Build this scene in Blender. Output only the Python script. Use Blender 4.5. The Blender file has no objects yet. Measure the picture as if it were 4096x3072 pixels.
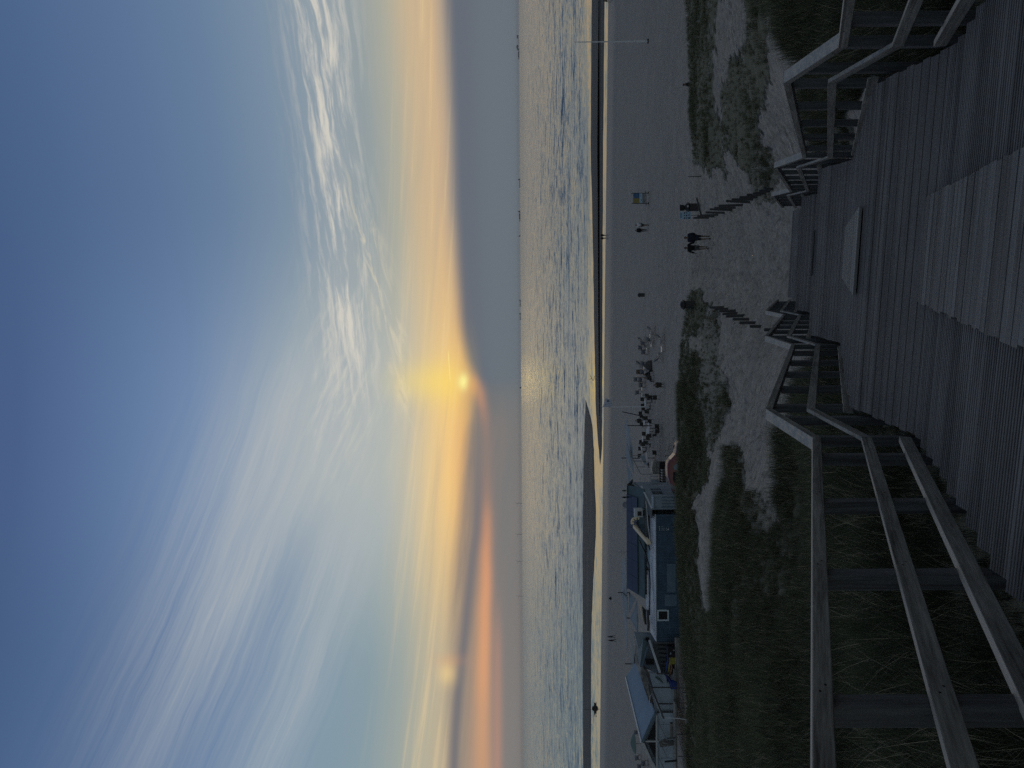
import bpy, bmesh, math, random
import numpy as np
from mathutils import Vector, Matrix
R = math.radians
scn = bpy.context.scene
col = scn.collection
random.seed(7); rng = np.random.default_rng(7)

# ------------------------------------------------------------------ camera
F_PX = 2880.0                      # focal length in pixels of the 4096 px wide picture
PITCH = math.atan(33 / F_PX); ROLL = -math.asin(19 / 3072)
cF = Vector((0, math.cos(PITCH), math.sin(PITCH)))
cR = Vector((math.cos(ROLL), 0, math.sin(ROLL)))
cR = (cR - cF * cR.dot(cF)).normalized()
cU = cR.cross(cF)
cd = bpy.data.cameras.new('camera'); cam = bpy.data.objects.new('camera', cd); col.objects.link(cam)
cd.sensor_fit = 'HORIZONTAL'; cd.sensor_width = 36; cd.lens = F_PX / 4096 * 36
cd.clip_start = 0.05; cd.clip_end = 60000
X_, Y_, Z_ = -cU, cR, -cF          # the phone was held upright, the file lies on its side
cam.matrix_world = Matrix(((X_.x, Y_.x, Z_.x, 0), (X_.y, Y_.y, Z_.y, 0), (X_.z, Y_.z, Z_.z, 0), (0, 0, 0, 1)))
scn.camera = cam
scn.view_settings.view_transform = 'Standard'; scn.view_settings.look = 'None'
scn.view_settings.exposure = 0.0; scn.view_settings.gamma = 1.0
scn.cycles.max_bounces = 5; scn.cycles.volume_bounces = 0; scn.cycles.transparent_max_bounces = 6
scn.cycles.use_denoising = False

def W(py, v, Y):
    """world point seen at photograph pixel (v, py) at the distance Y"""
    u = 3072 - py
    d = cF * F_PX + cR * (u - 1536) - cU * (v - 2048)
    return d * (Y / d.y)
def PX(P):
    """numpy: world points -> (photo y, photo v)"""
    f = P @ np.array(cF); r = P @ np.array(cR); w = P @ np.array(cU)
    f = np.maximum(f, 0.05)
    return 3072 - (1536 + F_PX * r / f), 2048 - F_PX * w / f
SUN_EL = R(4.5); SUN_AZ = R(0.2)

def lin(c):
    return tuple(((x / 255) / 12.92 if x <= 10 else (((x / 255) + .055) / 1.055) ** 2.4) for x in c)

# ------------------------------------------------------------------ node expressions
class S:
    """a node socket with arithmetic"""
    def __init__(s, nt, k): s.nt = nt; s.k = k
    def _m(s, op, *a, clamp=False):
        n = s.nt.nodes.new('ShaderNodeMath'); n.operation = op; n.use_clamp = clamp
        for i, x in enumerate((s,) + a):
            if isinstance(x, S): s.nt.links.new(x.k, n.inputs[i])
            else: n.inputs[i].default_value = x
        return S(s.nt, n.outputs[0])
    def __add__(s, o): return s._m('ADD', o)
    def __radd__(s, o): return s._m('ADD', o)
    def __sub__(s, o): return s._m('SUBTRACT', o)
    def __rsub__(s, o): return (s * -1) + o
    def __mul__(s, o): return s._m('MULTIPLY', o)
    def __rmul__(s, o): return s._m('MULTIPLY', o)
    def __truediv__(s, o): return s._m('DIVIDE', o)
    def sqrt(s): return s._m('SQRT')
    def abs(s): return s._m('ABSOLUTE')
    def pow(s, o): return s._m('POWER', o)
    def clamp(s): return s._m('ADD', 0.0, clamp=True)
    def max(s, o): return s._m('MAXIMUM', o)
    def exp(s): return s._m('EXPONENT')
def gauss(x, w): q = x * (1 / w); return (q * q * -1.0).exp()
def sstep(x, a, b):
    n = x.nt.nodes.new('ShaderNodeMapRange'); n.interpolation_type = 'SMOOTHSTEP'
    x.nt.links.new(x.k, n.inputs[0]); n.inputs[1].default_value = a; n.inputs[2].default_value = b
    if a > b:
        n.inputs[1].default_value = b; n.inputs[2].default_value = a; n.inputs[3].default_value = 1; n.inputs[4].default_value = 0
    return S(x.nt, n.outputs[0])
def lmap(x, pts):
    """piecewise linear curve of x through pts [(x, y) ...]"""
    xs = [p[0] for p in pts]; ys = [p[1] for p in pts]; lo, hi = min(ys), max(ys)
    n = x.nt.nodes.new('ShaderNodeFloatCurve'); m = n.mapping; m.use_clip = False
    c = m.curves[0]
    a, b = xs[0], xs[-1]
    q = (x - a) * (1 / (b - a)); q = q.clamp()
    P = [((px - a) / (b - a), (py - lo) / max(hi - lo, 1e-9)) for px, py in pts]
    c.points[0].location = P[0]; c.points[1].location = P[-1]
    for p in P[1:-1]: c.points.new(*p)
    for p in c.points: p.handle_type = 'AUTO_CLAMPED'
    m.update()
    x.nt.links.new(q.k, n.inputs['Value'])
    return S(x.nt, n.outputs[0]) * (hi - lo) + lo
def cramp(x, stops, lo, hi):
    n = x.nt.nodes.new('ShaderNodeValToRGB'); r = n.color_ramp
    st = sorted(stops)
    while len(r.elements) < len(st): r.elements.new(0.5)
    for e, (p, c) in zip(r.elements, st):
        e.position = (p - lo) / (hi - lo)
    for e, (p, c) in zip(r.elements, st):
        e.color = (*lin(c), 1)
    q = ((x - lo) * (1 / (hi - lo))).clamp()
    x.nt.links.new(q.k, n.inputs[0])
    return n.outputs[0]
def mixc(nt, fac, a, b, mode='MIX'):
    n = nt.nodes.new('ShaderNodeMix'); n.data_type = 'RGBA'; n.blend_type = mode; n.clamp_factor = True
    for i, x in ((0, fac), (6, a), (7, b)):
        if isinstance(x, S): nt.links.new(x.k, n.inputs[i])
        elif isinstance(x, bpy.types.NodeSocket): nt.links.new(x, n.inputs[i])
        elif i == 0: n.inputs[i].default_value = x
        else: n.inputs[i].default_value = (*x, 1)
    return n.outputs[2]
def comb(nt, x, y, z):
    n = nt.nodes.new('ShaderNodeCombineXYZ')
    for i, q in enumerate((x, y, z)):
        if isinstance(q, S): nt.links.new(q.k, n.inputs[i])
        else: n.inputs[i].default_value = q
    return n.outputs[0]
def noise(nt, vec, scale=1.0, detail=4, rough=.5, dist=0.0, kind='FBM'):
    n = nt.nodes.new('ShaderNodeTexNoise'); n.inputs['Scale'].default_value = scale
    n.inputs['Detail'].default_value = detail; n.inputs['Roughness'].default_value = rough
    n.inputs['Distortion'].default_value = dist
    nt.links.new(vec, n.inputs['Vector']); return S(nt, n.outputs[0])
def sep(nt, vec):
    n = nt.nodes.new('ShaderNodeSeparateXYZ'); nt.links.new(vec, n.inputs[0])
    return [S(nt, o) for o in n.outputs]

# ------------------------------------------------------------------ sky
def build_sky():
    w = bpy.data.worlds.new('World'); scn.world = w; w.use_nodes = True
    nt = w.node_tree; nt.nodes.clear()
    out = nt.nodes.new('ShaderNodeOutputWorld'); bg = nt.nodes.new('ShaderNodeBackground')
    nt.links.new(bg.outputs[0], out.inputs[0])
    tc = nt.nodes.new('ShaderNodeTexCoord')
    x, y, z = sep(nt, tc.outputs['Generated'])
    h = (x * x + y * y).sqrt().max(0.001)
    E = z / h                                         # tangent of the elevation
    A = x._m('ARCTAN2', y) * (180 / math.pi)          # azimuth in degrees, 0 = out to sea
    vec = comb(nt, A, E, 0.0)
    # slow wander so that no edge is ruler straight
    wob = (noise(nt, comb(nt, A * .06, E * 3.0, 3.0), 1, 3) - .5)
    Ew = E + wob * .012
    Rr = cramp(Ew, [(-.02, (104, 112, 122)), (.02, (102, 111, 122)), (.055, (98, 108, 121)), (.07, (104, 110, 122)),
        (.088, (160, 148, 136)), (.105, (206, 176, 138)), (.135, (200, 178, 144)), (.165, (170, 170, 156)), (.20, (146, 157, 160)), (.26, (132, 149, 162)), (.32, (118, 140, 162)),
        (.40, (100, 125, 156)), (.50, (86, 112, 149)), (.62, (74, 100, 139)), (.75, (64, 90, 130)), (1.2, (50, 72, 108)), (2, (42, 60, 92))], -.02, 2)
    Rm = cramp(Ew, [(-.02, (112, 118, 118)), (.02, (110, 116, 120)), (.045, (112, 114, 117)), (.06, (122, 119, 117)),
        (.078, (222, 172, 112)), (.095, (244, 198, 124)), (.125, (224, 196, 144)), (.155, (198, 190, 166)), (.19, (176, 182, 176)), (.25, (168, 177, 179)), (.31, (154, 169, 178)),
        (.38, (132, 152, 176)), (.46, (106, 133, 170)), (.56, (90, 117, 157)), (.70, (70, 94, 136)), (1.2, (52, 70, 112)), (2, (42, 58, 94))], -.02, 2)
    Rl = cramp(Ew, [(-.02, (126, 124, 122)), (.02, (128, 126, 124)), (.035, (140, 130, 124)), (.05, (178, 142, 120)),
        (.075, (174, 154, 130)), (.10, (188, 174, 146)), (.128, (178, 174, 154)), (.155, (154, 164, 160)), (.20, (132, 154, 164)), (.25, (126, 150, 166)), (.31, (118, 144, 168)),
        (.40, (98, 125, 160)), (.50, (84, 111, 150)), (.62, (72, 99, 139)), (.75, (62, 86, 124)), (1.2, (48, 68, 108)), (2, (40, 58, 92))], -.02, 2)
    c = mixc(nt, sstep(A, -3, 16), Rm, Rr)
    c = mixc(nt, sstep(A, -6, -24), c, Rl)
    # --- high veil on the left, streaks rising to the left
    wv_ = noise(nt, comb(nt, A * .07, E * 4.0, 3.3), 1, 4, .55)
    f = E + A * .0053 + (wv_ - .5) * .035
    sv = noise(nt, comb(nt, f * 62, A * .045, 1.7), 1, 6, .6, .5)
    sv2 = noise(nt, comb(nt, f * 17, A * .03, 5.1), 1, 4, .55, .4)
    fineV = noise(nt, comb(nt, f * 190, A * .11, 7.1), 1, 5, .6, .6)
    str_ = ((sv2 - .5) * 1.1 + (sv - .5) * 1.0 + (fineV - .5) * .8 + .5).clamp()
    v1 = gauss(f - .305, .105) * sstep(A, 8, -5) * (sstep(A, -34, -12) * .75 + .25)
    v2 = gauss(f - .165, .045) * sstep(A, -6, -13) * .75
    c = mixc(nt, gauss(f - .238, .030) * sstep(A, -8, -16) * .40, c, lin((98, 126, 162)))
    c = mixc(nt, ((v1 + v2) * str_ * 1.3).clamp() * .80, c, lin((170, 178, 184)))
    c = mixc(nt, gauss(E - .265 + (A + 3) * .004, .085) * gauss(A + 3.5, 8.0) * (.30 + (sv - .5) * .7).clamp(), c, lin((186, 188, 186)))
    # --- cirrus bank on the right: long fibres
    cw = noise(nt, comb(nt, A * .12, E * 14, 2.0), 1, 3, .5)
    tilt = E - (A - 12) * .0013 + (cw - .5) * .030
    fib = noise(nt, comb(nt, A * .13, tilt * 92, 4.0), 1, 3, .55, .25)
    fine = noise(nt, comb(nt, A * .9, tilt * 260, 6.0), 1, 6, .7, 1.0)
    fin2 = noise(nt, comb(nt, A * .35, tilt * 170, 16.0), 1, 5, .6, .4)
    bank = gauss(E - (.246 - (A - 12)._m('MINIMUM', 0.0) * -.0012), .036) * sstep(A, -6, 5) * (1 - sstep(A, 28, 40) * .5)
    c = mixc(nt, bank * .34, c, lin((164, 172, 176)))
    c = mixc(nt, (bank * sstep(fib + (fine - .5) * .30 + (fin2 - .5) * .45, .40, .74) * 1.1).clamp() * .84, c, lin((216, 210, 197)))
    # wisps straight above the sun
    ws = noise(nt, comb(nt, A * .20, (E + A * .007) * 62, 9.0), 1, 6, .62, .2)
    wm = gauss(A + 0.5, 6.5) * gauss(E - .25, .055)
    c = mixc(nt, wm * sstep(ws, .44, .74) * .6, c, lin((216, 212, 194)))
    # second, lower fibre group
    t2 = E + (A - 6) * -.004
    f2 = noise(nt, comb(nt, A * .22, t2 * 70, 12.0), 1, 6, .62, .7)
    c = mixc(nt, gauss(t2 - .185, .016) * sstep(A, -7, 0) * sstep(A, 19, 12) * sstep(f2, .46, .66) * .7, c, lin((222, 210, 182)))
    # thin layering in the yellow belt
    ly = noise(nt, comb(nt, A * .05, (E + (A * .0016)) * 85, 15.0), 1, 5, .6, .3)
    belt = gauss(E - .125, .045)
    c = mixc(nt, belt * sstep(ly, .50, .72) * .40, c, lin((236, 208, 156)))
    c = mixc(nt, belt * sstep(ly, .50, .30) * .22, c, lin((168, 160, 146)))
    # --- grey bank left of the sun, split by glowing gaps
    left = sstep(A, 0.5, -4)
    ltop = lmap(A, [(-30, .1), (-24, .1), (-16, .098), (-9, .088), (-5, .082), (-1.5, .064), (1, .055)])
    murk = left * sstep(E - ltop, .006, -.016) * (sstep(A, -30, -16) * .6 + .4)
    mw = noise(nt, comb(nt, A * .12, (E + A * .0012) * 70, 21.0), 1, 4, .55, .4)
    c = mixc(nt, murk * (.66 + (mw - .5) * 1.3).clamp(), c, lin((130, 122, 118)))
    dk = lmap(A, [(-32, .084), (-27, .0835), (-24, .0815), (-19.5, .0745), (-14.5, .0665), (-10, .0565), (-7, .0545), (-3, .0545)])
    c = mixc(nt, gauss(E - dk + wob * .006, .0078) * sstep(A, -5, -11) * .92, c, lin((116, 114, 118)))
    orl = lmap(A, [(-32, .044), (-27, .047), (-20, .048), (-14.5, .0475), (-9.6, .0445), (-6, .0455), (-3, .0495), (-.7, .0555), (2, .061)])
    oru = noise(nt, comb(nt, A * .10, 0.0, 31.0), 1, 2)
    orw = gauss(E - orl + wob * .02, .0080) * lmap(A, [(-32, .2), (-25, .45), (-20, .9), (-11, .5), (-8, .16), (-5, .10), (-2.2, .25), (-.5, .42), (1, .2), (3, 0)])
    c = mixc(nt, orw, c, lin((222, 152, 108)))
    c = mixc(nt, gauss(E - orl - .004, .012) * sstep(A, -9, -22) * .5, c, lin((206, 160, 118)))
    c = mixc(nt, gauss(E - .031, .006) * sstep(A, -15, -21) * .55, c, lin((190, 140, 118)))
    # right of the sun the bank has a flat top
    rt = lmap(A, [(-3, .050), (0, .059), (1.2, .066), (2.6, .0745), (4.5, .079), (8, .0815), (16, .0835), (40, .0845)])
    bk = sstep(E - rt + wob * .010, .0125, -.0095) * sstep(A, -1.0, .8)
    c = mixc(nt, bk * .96, c, mixc(nt, sstep(E, .03, .075), lin((104, 113, 122)), lin((100, 107, 118))))
    # flat grey layer on the sea horizon
    hz = sstep(E, .046, .018)
    c = mixc(nt, hz * sstep(A, 4, -14) * .6 * sstep(A, -30, -12), c, lin((122, 121, 119)))
    # --- the sun behind its veil: pillar, glow, disc
    sa = A - math.degrees(SUN_AZ); se = E - math.tan(SUN_EL)
    pil = gauss(sa, 1.5) * sstep(se, -.004, .022) * sstep(se, .14, .02)
    c = mixc(nt, pil * .50, c, lin((255, 224, 96)))
    glow = gauss((sa * sa + (se * 57.3) * (se * 57.3) * 1.0).sqrt(), 3.0) * sstep(se, -.03, .012)
    c = mixc(nt, glow * .32, c, lin((255, 214, 96)))
    rag = noise(nt, comb(nt, A * 1.1, E * 60, 40.0), 1, 4, .6, .8)
    spot = gauss((sa * sa * .7 + (se * 57.3) * (se * 57.3) * 1.6).sqrt(), .52)
    c = mixc(nt, spot * (1.25 - rag * .5).clamp(), c, lin((255, 246, 150)))
    c = mixc(nt, gauss(sa + .3, .9) * gauss(se + .012, .009) * .55, c, lin((232, 172, 100)))
    ct = gauss(E - .0986 + (A - 1.5) * -.001, .0006) * sstep(A, .1, .5) * sstep(A, 2.9, 2.2)
    c = mixc(nt, ct * .6, c, lin((255, 238, 140)))
    # sundog, 22 degrees left of the sun
    dg = gauss(A + 21.9, .8) * gauss(E - .0965, .011)
    c = mixc(nt, dg * .5, c, lin((250, 214, 140)))
    c = mixc(nt, gauss(A + 21.0, .5) * gauss(E - .094, .02) * .22, c, lin((226, 160, 110)))
    # real scattering sky for the half of the world behind the camera
    sk = nt.nodes.new('ShaderNodeTexSky'); sk.sky_type = 'NISHITA'; sk.sun_disc = False
    sk.sun_elevation = SUN_EL; sk.sun_rotation = SUN_AZ; sk.altitude = 20; sk.dust_density = 2.0
    ns = nt.nodes.new('ShaderNodeVectorMath'); ns.operation = 'SCALE'; ns.inputs[3].default_value = BACK
    nt.links.new(sk.outputs[0], ns.inputs[0])
    hs = nt.nodes.new('ShaderNodeHueSaturation'); hs.inputs['Saturation'].default_value = .55; nt.links.new(ns.outputs[0], hs.inputs['Color'])
    back = sstep(y, .35, -.35)
    up = sstep(z, .60, .85)
    c = mixc(nt, (back + up - back * up).clamp(), c, hs.outputs[0])
    h2 = nt.nodes.new('ShaderNodeHueSaturation'); h2.inputs['Saturation'].default_value = .97; nt.links.new(c, h2.inputs['Color'])
    nt.links.new(h2.outputs[0], bg.inputs[0]); bg.inputs[1].default_value = 1.0
BACK = 0.16
build_sky()
sd = bpy.data.lights.new('sun', 'SUN'); sd.energy = 0.0035; sd.angle = R(4.0); sd.color = (1, .72, .42)
so = bpy.data.objects.new('sun', sd); col.objects.link(so)
so.rotation_euler = (R(90) - SUN_EL + 0, 0, 0)
so.rotation_euler = (Vector((math.sin(SUN_AZ) * math.cos(SUN_EL), math.cos(SUN_AZ) * math.cos(SUN_EL), math.sin(SUN_EL)))).to_track_quat('Z', 'Y').to_euler()
# ------------------------------------------------------------------ materials
def new_mat(name):
    m = bpy.data.materials.new(name); m.use_nodes = True; nt = m.node_tree
    p = nt.nodes['Principled BSDF']; return m, nt, p
def plain(name, c, rough=.6, var=.18, sc=6.0, metal=0.0, bump=0.0, spec=.4, obj=True):
    """painted / plastic / cloth surface with uneven tone"""
    m, nt, p = new_mat(name)
    tc = nt.nodes.new('ShaderNodeTexCoord'); v = tc.outputs['Object']
    n = noise(nt, v, sc, 5, .6)
    a = tuple(x * (1 - var) for x in c); b = tuple(min(1, x * (1 + var)) for x in c)
    cc = mixc(nt, sstep(n, .3, .7), a, b)
    nt.links.new(cc, p.inputs['Base Color'])
    p.inputs['Roughness'].default_value = rough; p.inputs['Metallic'].default_value = metal
    p.inputs['Specular IOR Level'].default_value = spec
    if bump:
        b_ = nt.nodes.new('ShaderNodeBump'); b_.inputs['Distance'].default_value = bump; b_.inputs['Strength'].default_value = .6
        nt.links.new(n.k, b_.inputs['Height']); nt.links.new(b_.outputs[0], p.inputs['Normal'])
    return m
def wood(name, c, axis=0, rough=.62, lichen=0.0, sc=1.0, contrast=.35, boards=0.0, bd=.004):
    """weathered timber, grain along the local axis; lichen and painted sunlit paleness on upward faces"""
    m, nt, p = new_mat(name)
    gc = nt.nodes.new('ShaderNodeAttribute'); gc.attribute_name = 'gc'; GC = gc.outputs['Vector']; x, y, z = sep(nt, GC)
    s = [16.0 * sc] * 3; s[axis] = .9 * sc
    g = noise(nt, comb(nt, x * s[0], y * s[1], z * s[2]), 1, 6, .62, .6)
    s2 = [90.0 * sc] * 3; s2[axis] = 5 * sc
    g2 = noise(nt, comb(nt, x * s2[0], y * s2[1], z * s2[2]), 1, 3, .6)
    big = noise(nt, GC, .9, 4, .6)
    k = ((g - .5) * 2.1 + (g2 - .5) * 1.1 + (big - .5) * 1.0)
    if boards:
        # tone of each board, cut across the run
        fl = (y * (1 / boards))._m('FLOOR')
        wn = nt.nodes.new('ShaderNodeTexWhiteNoise'); wn.noise_dimensions = '2D'
        nt.links.new(comb(nt, fl, z._m('SNAP', .12), 0.0), wn.inputs['Vector'])
        k = k + (S(nt, wn.outputs[0]) - .5) * .9
    cr = noise(nt, comb(nt, x * (s[0] * .35), y * (s[1] * 1.6), z * (s[2] * 1.6)), 1, 2, .5, .2)
    f = (k + .5).clamp() * (1 - sstep(cr, .62, .70) * .75)
    a = tuple(q * (1 - contrast) for q in c); b = tuple(q * (1 + contrast) for q in c)
    cc = mixc(nt, f, a, b)
    if lichen:
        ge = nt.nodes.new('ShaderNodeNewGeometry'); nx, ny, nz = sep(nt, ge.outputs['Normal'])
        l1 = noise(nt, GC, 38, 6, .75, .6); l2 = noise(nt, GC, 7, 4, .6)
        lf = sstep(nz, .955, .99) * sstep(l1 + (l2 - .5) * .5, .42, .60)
        cc = mixc(nt, sstep(nz, .80, .90) * .80, cc, mixc(nt, g2, (.34, .325, .30), (.60, .565, .52)))  # sunlight on upward faces painted in as a paler timber colour
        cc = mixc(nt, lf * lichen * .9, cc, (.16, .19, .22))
    nt.links.new(cc, p.inputs['Base Color'])
    p.inputs['Roughness'].default_value = rough; p.inputs['Specular IOR Level'].default_value = .5
    b_ = nt.nodes.new('ShaderNodeBump'); b_.inputs['Distance'].default_value = bd; b_.inputs['Strength'].default_value = .7
    nt.links.new((g + g2 * .4).k, b_.inputs['Height']); nt.links.new(b_.outputs[0], p.inputs['Normal'])
    return m
M = {}
M['deck'] = wood('weathered_deck_boards', (.150, .148, .155), 0, boards=.145)
M['ramp'] = wood('paler_ramp_boards', (.19, .20, .215), 0, boards=.12, contrast=.42)
M['ramp2'] = wood('tilt_lit_ramp_boards', (.30, .31, .32), 0, boards=.12, contrast=.35)  # same boards; brighter light on the tilted second ramp painted into the tone
M['rail'] = wood('weathered_rail_sunlit_tops', (.135, .135, .132), 0, lichen=.85, contrast=.75, bd=.005)
M['post'] = wood('weathered_post_timber', (.06, .065, .075), 0, contrast=.6)
M['oldpost'] = wood('old_dark_timber', (.045, .046, .05), 2, contrast=.4)
M['metal'] = plain('dull_metal', (.25, .27, .3), .4, metal=.7)
M['dark'] = plain('dark_paint', (.012, .014, .018), .5)
M['black'] = plain('black_plastic', (.006, .007, .010), .45)
M['white'] = plain('white_paint', (.55, .58, .62), .5, .08)
M['offwhite'] = plain('dirty_white_paint', (.42, .45, .48), .6, .15, 1.5)
M['cream'] = plain('sunlit_duct_cream', (.72, .62, .46), .6, .06)  # pale roof ducts with the warm sunlight painted into their colour
M['glass'] = plain('dark_window_glass', (.010, .011, .013), .12, .1, spec=.6)
M['sail'] = plain('blue_grey_sailcloth', (.22, .27, .32), .8, .06, 1.0)
M['cloth_green'] = plain('faded_green_canvas', (.11, .17, .17), .9, .1)

# ------------------------------------------------------------------ mesh builder
class MB:
    def __init__(s): s.v = []; s.g = []; s.f = []; s.mi = []; s.mats = []; s.cur = 0
    def mat(s, m):
        if m not in s.mats: s.mats.append(m)
        s.cur = s.mats.index(m); return s
    def add(s, vs, fs, g=None):
        o = len(s.v); s.v.extend([tuple(q) for q in vs]); s.g.extend([tuple(q) for q in (g or vs)]); s.f.extend([tuple(i + o for i in f) for f in fs]); s.mi.extend([s.cur] * len(fs))
        return s
    def box(s, c, d, rot=None, taper=(1, 1)):
        x, y, z = d[0] / 2, d[1] / 2, d[2] / 2; tx, ty = taper
        vs = [(-x, -y, -z), (x, -y, -z), (x, y, -z), (-x, y, -z), (-x * tx, -y * ty, z), (x * tx, -y * ty, z), (x * tx, y * ty, z), (-x * tx, y * ty, z)]
        c = Vector(c)
        vs = [c + (rot @ Vector(q) if rot else Vector(q)) for q in vs]
        return s.add(vs, [(0, 3, 2, 1), (4, 5, 6, 7), (0, 1, 5, 4), (1, 2, 6, 5), (2, 3, 7, 6), (3, 0, 4, 7)])
    def beam(s, a, b, w, h, up=(0, 0, 1), bevel=.05):
        """bar from a to b, w across, h in the up direction, chamfered edges"""
        a = Vector(a); b = Vector(b); d = (b - a).normalized(); up = Vector(up)
        sx = d.cross(up).normalized(); sz = sx.cross(d).normalized()
        q = min(w, h) * bevel
        pr = [(-w / 2 + q, -h / 2), (w / 2 - q, -h / 2), (w / 2, -h / 2 + q), (w / 2, h / 2 - q), (w / 2 - q, h / 2), (-w / 2 + q, h / 2), (-w / 2, h / 2 - q), (-w / 2, -h / 2 + q)]
        vs = [a + sx * p + sz * r for p, r in pr] + [b + sx * p + sz * r for p, r in pr]
        n = 8; L_ = (b - a).length; o_ = random.uniform(0, 40); g = [(o_, o_ + p, r) for p, r in pr] + [(o_ + L_, o_ + p, r) for p, r in pr]
        return s.add(vs, [tuple(range(n))[::1], tuple(range(2 * n - 1, n - 1, -1))] + [(i, i + n, (i + 1) % n + n, (i + 1) % n) for i in range(n)], g)
    def tube(s, pts, r, n=8, r2=None, cap=True):
        pts = [Vector(p) for p in pts]; rs = r if isinstance(r, (list, tuple)) else [r + ((r2 if r2 is not None else r) - r) * i / max(1, len(pts) - 1) for i in range(len(pts))]
        vs = []
        for i, p in enumerate(pts):
            d = (pts[min(i + 1, len(pts) - 1)] - pts[max(i - 1, 0)]).normalized()
            a = Vector((0, 0, 1)) if abs(d.z) < .9 else Vector((1, 0, 0))
            x = d.cross(a).normalized(); y = d.cross(x)
            vs += [p + (x * math.cos(t) + y * math.sin(t)) * rs[i] for t in [2 * math.pi * k / n for k in range(n)]]
        fs = [(i * n + k, i * n + (k + 1) % n, (i + 1) * n + (k + 1) % n, (i + 1) * n + k) for i in range(len(pts) - 1) for k in range(n)]
        if cap: fs += [tuple(range(n))[::-1], tuple(range((len(pts) - 1) * n, len(pts) * n))]
        return s.add(vs, fs)
    def prism(s, poly, vec):
        """closed outline (3-D points) pushed along vec"""
        vec = Vector(vec); n = len(poly); vs = [Vector(p) for p in poly] + [Vector(p) + vec for p in poly]
        return s.add(vs, [tuple(range(n))[::-1], tuple(range(n, 2 * n))] + [(i, (i + 1) % n, (i + 1) % n + n, i + n) for i in range(n)])
    def lathe(s, prof, c=(0, 0, 0), n=16, sx=1, sy=1):
        c = Vector(c); vs = []
        for r, z in prof: vs += [c + Vector((r * sx * math.cos(2 * math.pi * k / n), r * sy * math.sin(2 * math.pi * k / n), z)) for k in range(n)]
        m = len(prof)
        fs = [(i * n + k, i * n + (k + 1) % n, (i + 1) * n + (k + 1) % n, (i + 1) * n + k) for i in range(m - 1) for k in range(n)]
        fs += [tuple(range(n))[::-1], tuple(range((m - 1) * n, m * n))]
        return s.add(vs, fs)
    def grid(s, fn, nu, nv, thick=0.0):
        vs = [Vector(fn(i / nu, j / nv)) for j in range(nv + 1) for i in range(nu + 1)]
        fs = [(j * (nu + 1) + i, j * (nu + 1) + i + 1, (j + 1) * (nu + 1) + i + 1, (j + 1) * (nu + 1) + i) for j in range(nv) for i in range(nu)]
        if thick:
            o = len(vs); nrm = (vs[1] - vs[0]).cross(vs[nu + 1] - vs[0]).normalized() * thick
            vs += [q - nrm for q in vs]; f2 = [tuple(i + o for i in f[::-1]) for f in fs]
            ed = [j * (nu + 1) for j in range(nv + 1)]
            b0 = [i for i in range(nu + 1)]; b1 = [nv * (nu + 1) + i for i in range(nu + 1)]
            l0 = [j * (nu + 1) for j in range(nv + 1)]; l1 = [j * (nu + 1) + nu for j in range(nv + 1)]
            side = []
            for L in (b0, b1, l0, l1):
                side += [(L[k], L[k + 1], L[k + 1] + o, L[k] + o) for k in range(len(L) - 1)]
            fs = fs + f2 + side
        return s.add(vs, fs)
    def build(s, name, parent=None, m=None, smooth=False, bevel=0):
        me = bpy.data.meshes.new(name); me.from_pydata(s.v, [], s.f); me.update()
        ga = me.attributes.new('gc', 'FLOAT_VECTOR', 'POINT'); ga.data.foreach_set('vector', np.array(s.g, np.float32).ravel())
        bm = bmesh.new(); bm.from_mesh(me); bmesh.ops.recalc_face_normals(bm, faces=bm.faces); bm.to_mesh(me); bm.free()
        for q in (s.mats or [m or M['dark']]): me.materials.append(q)
        if s.mats: me.polygons.foreach_set('material_index', s.mi)
        if smooth: me.polygons.foreach_set('use_smooth', [True] * len(me.polygons))
        o = bpy.data.objects.new(name, me); col.objects.link(o)
        if parent is not None: o.parent = parent
        return o
def tag(o, label=None, cat=None, group=None, kind=None):
    if label: o['label'] = label
    if cat: o['category'] = cat
    if group: o['group'] = group
    if kind: o['kind'] = kind
    return o
def empty(name, loc, label, cat, group=None, rz=0.0, sc=1.0):
    o = bpy.data.objects.new(name, None); col.objects.link(o); o.empty_display_size = .2
    o.location = loc; o.rotation_euler = (0, 0, rz); o.scale = (sc, sc, sc)
    return tag(o, label, cat, group)
def copy_tree(o, parent=None):
    c = o.copy(); col.objects.link(c); c.parent = parent
    for ch in list(o.children): copy_tree(ch, c)
    return c

# ------------------------------------------------------------------ ground
HD = R(9.98)                      # the boardwalk runs ten degrees right of straight out
def D(s, t, z=0.0): return Vector((s * math.sin(HD) + t * math.cos(HD), s * math.cos(HD) - t * math.sin(HD), z))
DECK = [(-3.0, -1.6), (1.2, -1.6), (7.22, -4.0), (8.65, -4.0), (15.1, -6.7), (16.75, -6.7), (22.85, -9.3), (24.5, -9.3), (30.7, -11.87), (32.2, -11.87)]
def deckz(s): return float(np.interp(s, [p[0] for p in DECK], [p[1] for p in DECK]))
SEA = -22.0
BY = [0, 31, 40, 49, 58, 69, 94, 130, 163, 189.5, 200, 260, 400]
BZ = [-12, -12, -12.4, -12.95, -13.9, -15.1, -16.9, -19.2, -21.1, -22.0, -22.4, -23.5, -24]
def shoreY(X): return 189.5 - .148 * X
ctrl = []
for s in (-6, -2, 0, 4, 8, 12, 16, 20, 25, 29):
    zz = deckz(s) - (.42 if s > 2 else .3)
    for t in (-2.4, 0, 2.45):
        p = D(s, t); ctrl.append((p.x, p.y, zz - (.5 if t == 0 else 0)))
for s, t, z in ((31.5, -2.4, -12.05), (31.5, 0, -12.05), (31.5, 2.4, -12.0)):
    p = D(s, t); ctrl.append((p.x, p.y, z))
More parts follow.
